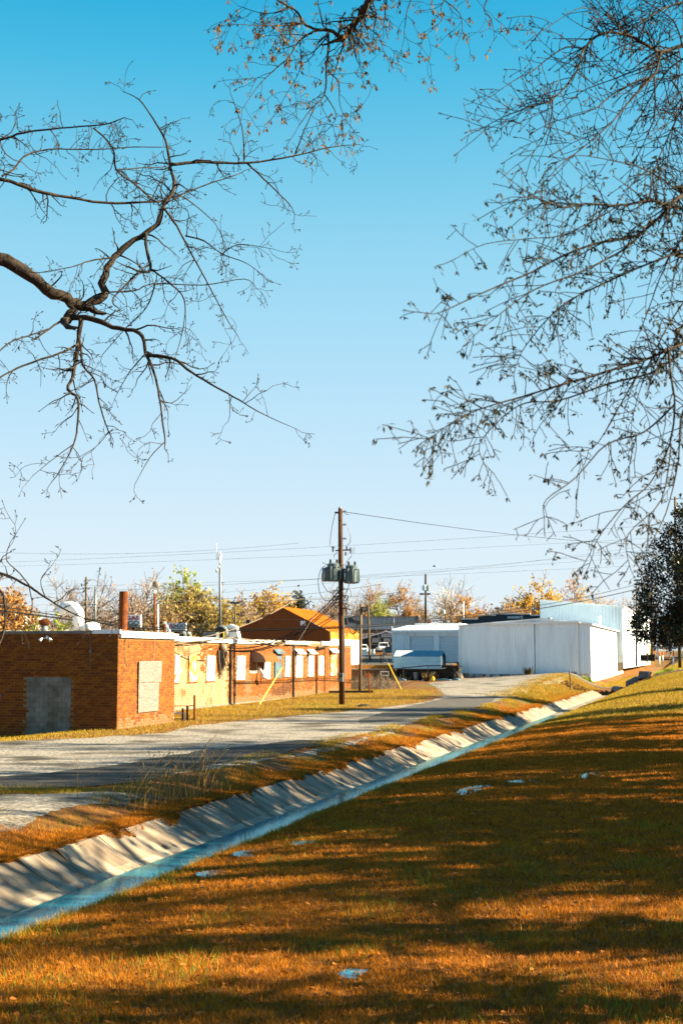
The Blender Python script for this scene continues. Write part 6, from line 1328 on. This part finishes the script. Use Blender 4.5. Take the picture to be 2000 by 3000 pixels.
# dark evergreen at the right edge
eb = at(2070, 1960, 78); eb.z = H(eb.x, eb.y)
et = thing('evergreen_tree', 'dark glossy evergreen tree at the right edge above the culvert', 'tree', eb); rg = random.Random(77)
mb = MB(); tips = []; tw = MB(); topz = at(2000, 1500, 78).z
trunk = [eb - Vector((0,0,.2)), eb + Vector((.1,0,2)), eb + Vector((0,0,4.5)), Vector((eb.x, eb.y, topz))]
mb.tube(smooth_pts(trunk, 3), list(np.linspace(.24, .04, 10)), 10)
for (px, py, r) in [(2000 + rg.uniform(-20, 160), rg.uniform(1480, 1870), 1) for _ in range(40)] + [(1990,1500,.5),(1960,1560,.7),(1935,1600,.7),(1910,1660,.8),(1900,1700,.9),(1885,1740,.8),(1875,1800,.9),(1866,1840,.7),(1880,1866,.6),(1915,1865,.8),(1950,1880,.7),(1985,1870,.8),(1920,1760,1),(1940,1700,1),(1960,1640,1),(1925,1820,1),(1960,1800,1),(1985,1740,1),(1985,1560,.8),(1990,1620,1),(1895,1780,.8),(1868,1818,.5)]:
    f = 78 + rg.uniform(-1.5, 2.5); q = at(px, py, f); s = Vector((eb.x, eb.y, max(eb.z + 1.8, q.z - rg.uniform(.3, 1.2)))); m = s.lerp(q, .5) + Vector((0,0,rg.uniform(-.2,.25))); mb.tube(smooth_pts([s, m, q], 3), list(np.linspace(.06, .012, 7)), 5)
    for _ in range(int(460 * r)):
        o = q + rvec(rg) * .80 * r * rg.random() ** .5; d = (rvec(rg) + (o - s).normalized() * .5).normalized(); b = d.cross(rvec(rg)).normalized(); z = rg.uniform(.13, .25)
        tw.add([o, o + d*z*.5 + b*z*.2, o + d*z, o + d*z*.5 - b*z*.2], [(0,1,2,3)], rg.random())
mb.build('trunk', M_bark, et, smooth=True)
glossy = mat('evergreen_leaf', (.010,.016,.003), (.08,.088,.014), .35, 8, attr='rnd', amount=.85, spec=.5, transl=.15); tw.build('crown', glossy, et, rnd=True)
# shade trees on the bank to the right, out of the frame; their shadows cross the lawn
ST = [(13.9, 11, 10, None, 0, .6), (17.3, 13.5, 12, LE, 800, .45), (28.5, 17, 11.5, LE, 2000, .85), (31.5, 17, 17, None, 0, .8), (26, 15, 10, LE, 700, .6), (39, 15, 13, LE, 700, .4), (52, 18, 10.5, LE, 1800, .8), (47, 24, 20, None, 0, .7), (58, 20, 14, None, 0, .6),
 (66, 26, 19, None, 0, .6), (80, 27, 18, LE, 1000, .7), (21.5, 24, 20, None, 0, .7), (36, 25, 21, None, 0, .7), (43, 27, 21, LT_, 500, .7), (98, 32, 18, None, 0, .7), (72, 30, 20, None, 0, .6), (33, 28, 23, LT_, 900, .5), (45.5, 31, 24, LT_, 900, .5)]
for i, (ff, rr, h, lm_, n, wd) in enumerate(ST):
    x = -ff * math.sin(SUN_A) + rr * math.cos(SUN_A); y = ff * math.cos(SUN_A) + rr * math.sin(SUN_A)
    whole_tree('shade_tree', 'tall tree standing on the bank right of the lawn', (x, y, H(x, y)), h, 500 + i, lm_, n, .38, M_bark, 4, .62, wd, 'shade trees on the bank', trunk_frac=.30)
# ------------------------------------------------------------------ grass, leaves and weeds
nr = np.random.default_rng(3)
def inview(X, Y, Z, m=60):
    r = X * math.cos(TH) + Y * math.sin(TH); f = -X * math.sin(TH) + Y * math.cos(TH); u = Z - ZC
    d = f * math.cos(PIT) + u * math.sin(PIT); v = -f * math.sin(PIT) + u * math.cos(PIT)
    px = 1000 + FP * r / np.maximum(d, .1); py = 1500 - FP * v / np.maximum(d, .1)
    return (d > 1) & (px > -m) & (px < 2000 + m) & (py < 3000 + m * 2) & (py > 0)
def blades(name, label, X, Y, h, w, colr, material, lean=.5, cat='grass', zf=None):
    Z = Hs(X, Y) if zf is None else zf(X, Y); k = inview(X, Y, Z); X, Y, Z, h, w, colr = X[k], Y[k], Z[k], h[k], w[k], colr[k]; n = len(X)
    a = nr.uniform(0, 2*np.pi, n); b = nr.uniform(0, 2*np.pi, n); l = nr.uniform(.1, 1, n) * lean * h
    dx, dy = np.cos(a) * w / 2, np.sin(a) * w / 2
    V = np.empty((n, 3, 3)); V[:,0] = np.stack([X - dx, Y - dy, Z - .01], 1); V[:,1] = np.stack([X + dx, Y + dy, Z - .01], 1); V[:,2] = np.stack([X + np.cos(b)*l, Y + np.sin(b)*l, Z + h], 1)
    me = bpy.data.meshes.new(name); me.vertices.add(n*3); me.vertices.foreach_set('co', V.ravel()); me.loops.add(n*3); me.loops.foreach_set('vertex_index', np.arange(n*3))
    me.polygons.add(n); me.polygons.foreach_set('loop_start', np.arange(0, n*3, 3)); me.polygons.foreach_set('loop_total', np.full(n, 3)); me.update(calc_edges=True)
    at_ = me.attributes.new('rnd', 'FLOAT', 'FACE'); at_.data.foreach_set('value', colr.astype(np.float32)); me.materials.append(material)
    o = bpy.data.objects.new(name, me); COL.objects.link(o); return tag(o, label, cat, None, 'stuff')
M_dry = mat('dry_blade', (.08,.018,.0009), (.80,.29,.010), .8, 2, attr='rnd', amount=.8, transl=.30, raw=True)
M_grn = mat('green_blade', (.09,.15,.008), (.26,.36,.03), .7, 2, attr='rnd', amount=.8, transl=.35, raw=True)
M_ver = mat('verge_blade', (.20,.14,.010), (.48,.30,.024), .8, .8, attr='rnd', amount=.5, transl=.3, raw=True)
def lawn_pts(n, y0, y1, pw):
    Y = y0 * (y1 / y0) ** (nr.random(n) ** pw); X = nr.uniform(-8.98, .6, n); return X, Y
# lawn: dense near, thinner far; clumped so that soil shows between
X, Y = lawn_pts(920000, 11, 75, .95)
Z = Hs(X, Y); ok = inview(X, Y, Z); X, Y = X[ok], Y[ok]
for (px, py, pz, rx, ry) in PUDS:
    g = ((X - px)/rx)**2 + ((Y - py)/ry)**2; zz = Hs(X, Y); keep = ~((g < 1.5) & (zz < pz + .004) & (nr.random(len(X)) < .8)); X, Y = X[keep], Y[keep]
clump = .5 + .5 * np.sin(X * 17 + 3 * np.sin(Y * 9)) * np.sin(Y * 15 + 3 * np.sin(X * 11))
keep = nr.random(len(X)) < .45 + .55 * clump; X, Y, clump = X[keep], Y[keep], clump[keep]
sc = np.clip(Y / 22, .8, 2.0)
blades('dry_lawn_grass', 'short dry golden brown lawn grass beside the ditch', X, Y, nr.uniform(.02, .085, len(X)) * (.7 + .5 * clump), nr.uniform(.007, .016, len(X)) * sc, np.clip(nr.random(len(X)) * .7 + .3 * clump, 0, 1), M_dry, 1.3)
n = 26000; X, Y = lawn_pts(n * 3, 11, 60, .8); gm = np.sin(X * 2.1 + 1.5 * np.sin(Y * .9)) * np.sin(Y * 1.3 + X) + nr.normal(0, .35, len(X)); k = (gm > .6) & (Y < 30); X, Y = X[k], Y[k]
blades('green_grass_tufts', 'green grass shoots scattered through the dry lawn', X, Y, nr.uniform(.04, .15, len(X)), nr.uniform(.006, .012, len(X)), nr.random(len(X)), M_grn, .8)
# greener bank near the culvert and by the ditch edge
n = 60000; Y = nr.uniform(70, 137, n); X = nr.uniform(-8.9, .5, n); blades('bank_grass', 'yellow-green grass on the bank by the culvert', X, Y, nr.uniform(.05, .14, n), nr.uniform(.02, .05, n), nr.random(n), M_ver, .9)
n = 24000; Y = 12 * (9 ** nr.random(n)); X = -8.97 + np.abs(nr.normal(0, .14, n)) - .10 * (np.sin(Y * 2.1 + 2 * np.sin(Y * .9)) > .3); blades('ditch_edge_grass', 'greenish grass fringe along the ditch edge', X, Y, nr.uniform(.04, .17, n), nr.uniform(.006, .014, n), nr.random(n), M_ver, 1.3)
# brown overhanging grass on the slab lip and the strip by the yard
n = 130000; Y = 13 * (130 / 13) ** (nr.random(n) ** .9); wl_ = .75 + .5 * np.sin(Y * .8 + np.sin(Y * .31) * 3); X = XT - .05 - np.abs(nr.normal(0, .5, n)) * wl_ - .1 + (nr.random(n) < .25) * nr.uniform(0, .42, n) * (np.sin(Y * 1.9 + 2 * np.sin(Y * .7)) > .1)
n1 = len(X); blades('lip_grass', 'matted brown grass hanging over the top of the concrete slabs', X, Y, nr.uniform(.02, .10, n1), nr.uniform(.006, .014, n1) * np.clip(Y / 25, 1, 3), nr.random(n1) * .85, M_dry, 1.6)
n = 90000; Y = 14 * (125 / 14) ** (nr.random(n) ** .85); pn = np.array([mnoise.noise(Vector((q * 1.1, 7.7, 0))) + .6 * mnoise.noise(Vector((q * 3.7, 1.2, 0))) for q in np.linspace(0, 140, 4000)]); reach = np.clip(.10 + .34 * np.interp(Y, np.linspace(0, 140, 4000), pn), .02, .6)
X = XT - .06 + nr.random(n) * reach; blades('hanging_grass', 'ragged brown grass mats creeping down over the slab tops', X, Y, nr.uniform(.015, .06, n), nr.uniform(.008, .018, n) * np.clip(Y / 25, 1, 3), nr.random(n) * .6, M_dry, 3.0, zf=lambda x, y: np.interp(x, [XT - .2, XT, XL - .6], [-.28, -.30, -.51]) + .012)
n = 60000; Y = nr.uniform(24, 110, n); X = nr.uniform(-13.6, -11.4, n); k = (np.sin(X * 3 + Y * .7) + np.sin(Y * 1.1) * .7 + nr.normal(0, .6, n)) > .2; X, Y = X[k], Y[k]; n = len(X)
blades('verge_grass', 'patchy yellow-green grass between the gravel and the slabs', X, Y, nr.uniform(.03, .10, n), nr.uniform(.008, .02, n) * np.clip(Y / 40, .8, 2.5), nr.random(n), M_ver, 1.0)
# strip across the yard and building verge
n = 26000; t_ = nr.random(n); X = -13.4 - 17 * t_; Y = 29.4 - 2.5 * t_ + nr.normal(0, .42, n); blades('yard_strip_grass', 'green and yellow grass strip between asphalt and gravel', X, Y, nr.uniform(.03, .12, n), nr.uniform(.006, .014, n), nr.random(n), M_ver, .9)
n = 90000; X = nr.uniform(-33, -17.5, n); Y = nr.uniform(44, 112, n); lim = np.interp(Y, [44, 48, 52, 58, 66, 78, 90, 112], [-25, -22, -20.8, -21.6, -20.8, -19, -18.2, -21]); k = (X < lim + nr.normal(0, .5, n)) & ~((X < XA) & (Y > YA) & (Y < YA2)) & ~((X < XB) & (Y > YA2)); X, Y = X[k], Y[k]; n = len(X)
blades('building_verge_grass', 'sunlit yellow-green grass verge along the brick building', X, Y, nr.uniform(.04, .12, n), nr.uniform(.012, .03, n), nr.random(n), M_ver, .9)
n = 90000; X = nr.uniform(-26, -11, n); Y = nr.uniform(100, 158, n); k = ((X > -15 + nr.normal(0, .7, n)) & (Y < 149)); X, Y = X[k], Y[k]; n = len(X)
blades('far_verge_grass', 'golden grass on the bank between the road and the drain pipe', X, Y, nr.uniform(.05, .15, n), nr.uniform(.02, .05, n), nr.random(n), M_ver, .9)
n = 50000; X = nr.uniform(-12, 8, n); Y = nr.uniform(153, 230, n); blades('roadside_grass', 'golden grass beyond the road by the bollards', X, Y, nr.uniform(.06, .2, n), nr.uniform(.03, .07, n), nr.random(n), M_ver, .9)
# sparse weeds in gravel
n = 14000; X = nr.uniform(-22, -13, n); Y = nr.uniform(26, 110, n); k = (np.sin(X * 1.3 + Y * .25) * np.sin(Y * .45) + nr.normal(0, .3, n)) > .8; X, Y = X[k], Y[k]; n = len(X)
blades('gravel_weeds', 'thin dry weeds scattered through the gravel', X, Y, nr.uniform(.03, .08, n), nr.uniform(.006, .02, n), nr.random(n), M_ver, 1.0)
# tall seeding grass clump
tg = thing('tall_grass_clump', 'clump of tall tan seed grass on the lip above the slabs', 'grass', (-11.6, 31, H(-11.6, 31)), None); rg = random.Random(6); mb = MB(); sd = MB()
for i in range(320):
    x = -11.9 + rg.gauss(0, .45); y = rg.choice((29.5, 31.0, 32.3, 33.4)) + rg.gauss(0, .8); z = H(x, y); h = rg.uniform(.2, .5) if i > 90 else rg.uniform(.55, 1.0); l = Vector((rg.gauss(.12, .16), rg.gauss(.12, .2), 0)) * h * 1.4
    p0 = Vector((x, y, z)); p1 = p0 + l*.3 + Vector((0,0,h*.6)); p2 = p0 + l + Vector((0,0,h)); mb.tube([p0, p1, p2], [.007,.006,.0025], 3, cap=False)
    if i <= 90: sd.tube([p1.lerp(p2, .55), p2, p2 + l*.12], [.004,.011,.002], 4, cap=False)
mb.build('stalks', mat('tan_stalk', (.30,.15,.03), (.50,.28,.07), .8, 3, transl=.3, raw=True), tg, kind='stuff'); sd.build('seed_heads', mat('seed_head', (.55,.36,.16), (.68,.50,.28), .8, 6, transl=.3), tg, kind='stuff')
# fallen leaves
mb = MB(); rg = random.Random(15)
for i in range(3400):
    y = 11.5 * (45 / 11.5) ** rg.random(); x = rg.uniform(-8.8, .3); z = H(x, y) + rg.uniform(.02, .055); a = rg.uniform(0, 6.28); s = rg.uniform(.018, .045) * (1 + y / 60); d = Vector((math.cos(a), math.sin(a), rg.uniform(-.4,.4))); b = Vector((-d.y, d.x, rg.uniform(-.5,.5)))
    o = Vector((x, y, z)); mb.add([o - d*s, o + b*s*.6, o + d*s, o - b*s*.6 + Vector((0,0,.01))], [(0,1,2,3)], rg.random())
mb.build('fallen_leaves', mat('fallen_leaf', (.20,.05,.006), (.40,.15,.02), .8, 3, attr='rnd', amount=.9, transl=.2, raw=True), kind='stuff', label='dry brown leaves scattered over the lawn', cat='leaves', rnd=True)
# leaf litter on the culvert bank
mb = MB()
for i in range(900):
    x = rg.uniform(-13.5, -5.5); y = rg.uniform(131, 141); 
    if XT < x < -8.9 and y < 138.3: continue
    o = Vector((x, y, H(x, y) + .05)); d = rvec(rg) * rg.uniform(.06,.16); b = d.cross(rvec(rg)); b = b.normalized() * d.length * .7; mb.add([o - d, o + b, o + d, o - b], [(0,1,2,3)], rg.random())
mb.build('leaf_litter', mat('litter_leaf', (.20,.085,.03), (.45,.22,.08), .85, 3, attr='rnd', amount=.9), kind='stuff', label='brown leaf litter on the bank above the drain pipe', cat='leaves', rnd=True)
# green weed clumps and dry tuft at the white wall
def clumpy(name, label, c, r, h, n, m, seed):
    rg = random.Random(seed); mb = MB()
    for i in range(n):
        a = rg.uniform(0, 6.28); q = r * rg.random() ** .5; x, y = c[0] + math.cos(a)*q, c[1] + math.sin(a)*q; z = H(x, y); hh = h * rg.uniform(.4, 1); o = Vector((x, y, z)); l = Vector((math.cos(a), math.sin(a), 0)) * hh * rg.uniform(.1,.7); w = Vector((math.sin(a), -math.cos(a), 0)) * hh * .08
        mb.add([o - w, o + w, o + l + Vector((0,0,hh))], [(0,1,2)], rg.random())
    mb.build(name, m, label=label, cat='plant', rnd=True)
M_dk = mat('dark_weed', (.05,.032,.010), (.12,.075,.02), .9, 3, raw=True)
c = at(1946, 1943, 152); clumpy('green_weed', 'low bright green weed patch at the foot of the bollards', (c.x, c.y), 1.2, .5, 600, LG, 1)
c = at(1722, 1963, 154); clumpy('green_weed', 'small green weed at the corner of the white metal building', (c.x, c.y), .6, .6, 220, LG, 2)
c = at(1546, 1968, 155.5); clumpy('dry_tuft', 'tall dry grass tuft against the white metal wall', (c.x, c.y), .4, 1.0, 90, M_dk, 3)
c = at(1251, 1990, 138.5); clumpy('dry_tuft', 'tall dry weed growing in front of the shelter posts', (c.x, c.y), .4, 1.0, 90, M_dk, 4)
c = at(1395, 1982, 155.8); clumpy('dry_tuft', 'low dark dry weeds along the white wall base', (c.x, c.y), 1.2, .3, 200, M_dk, 5)
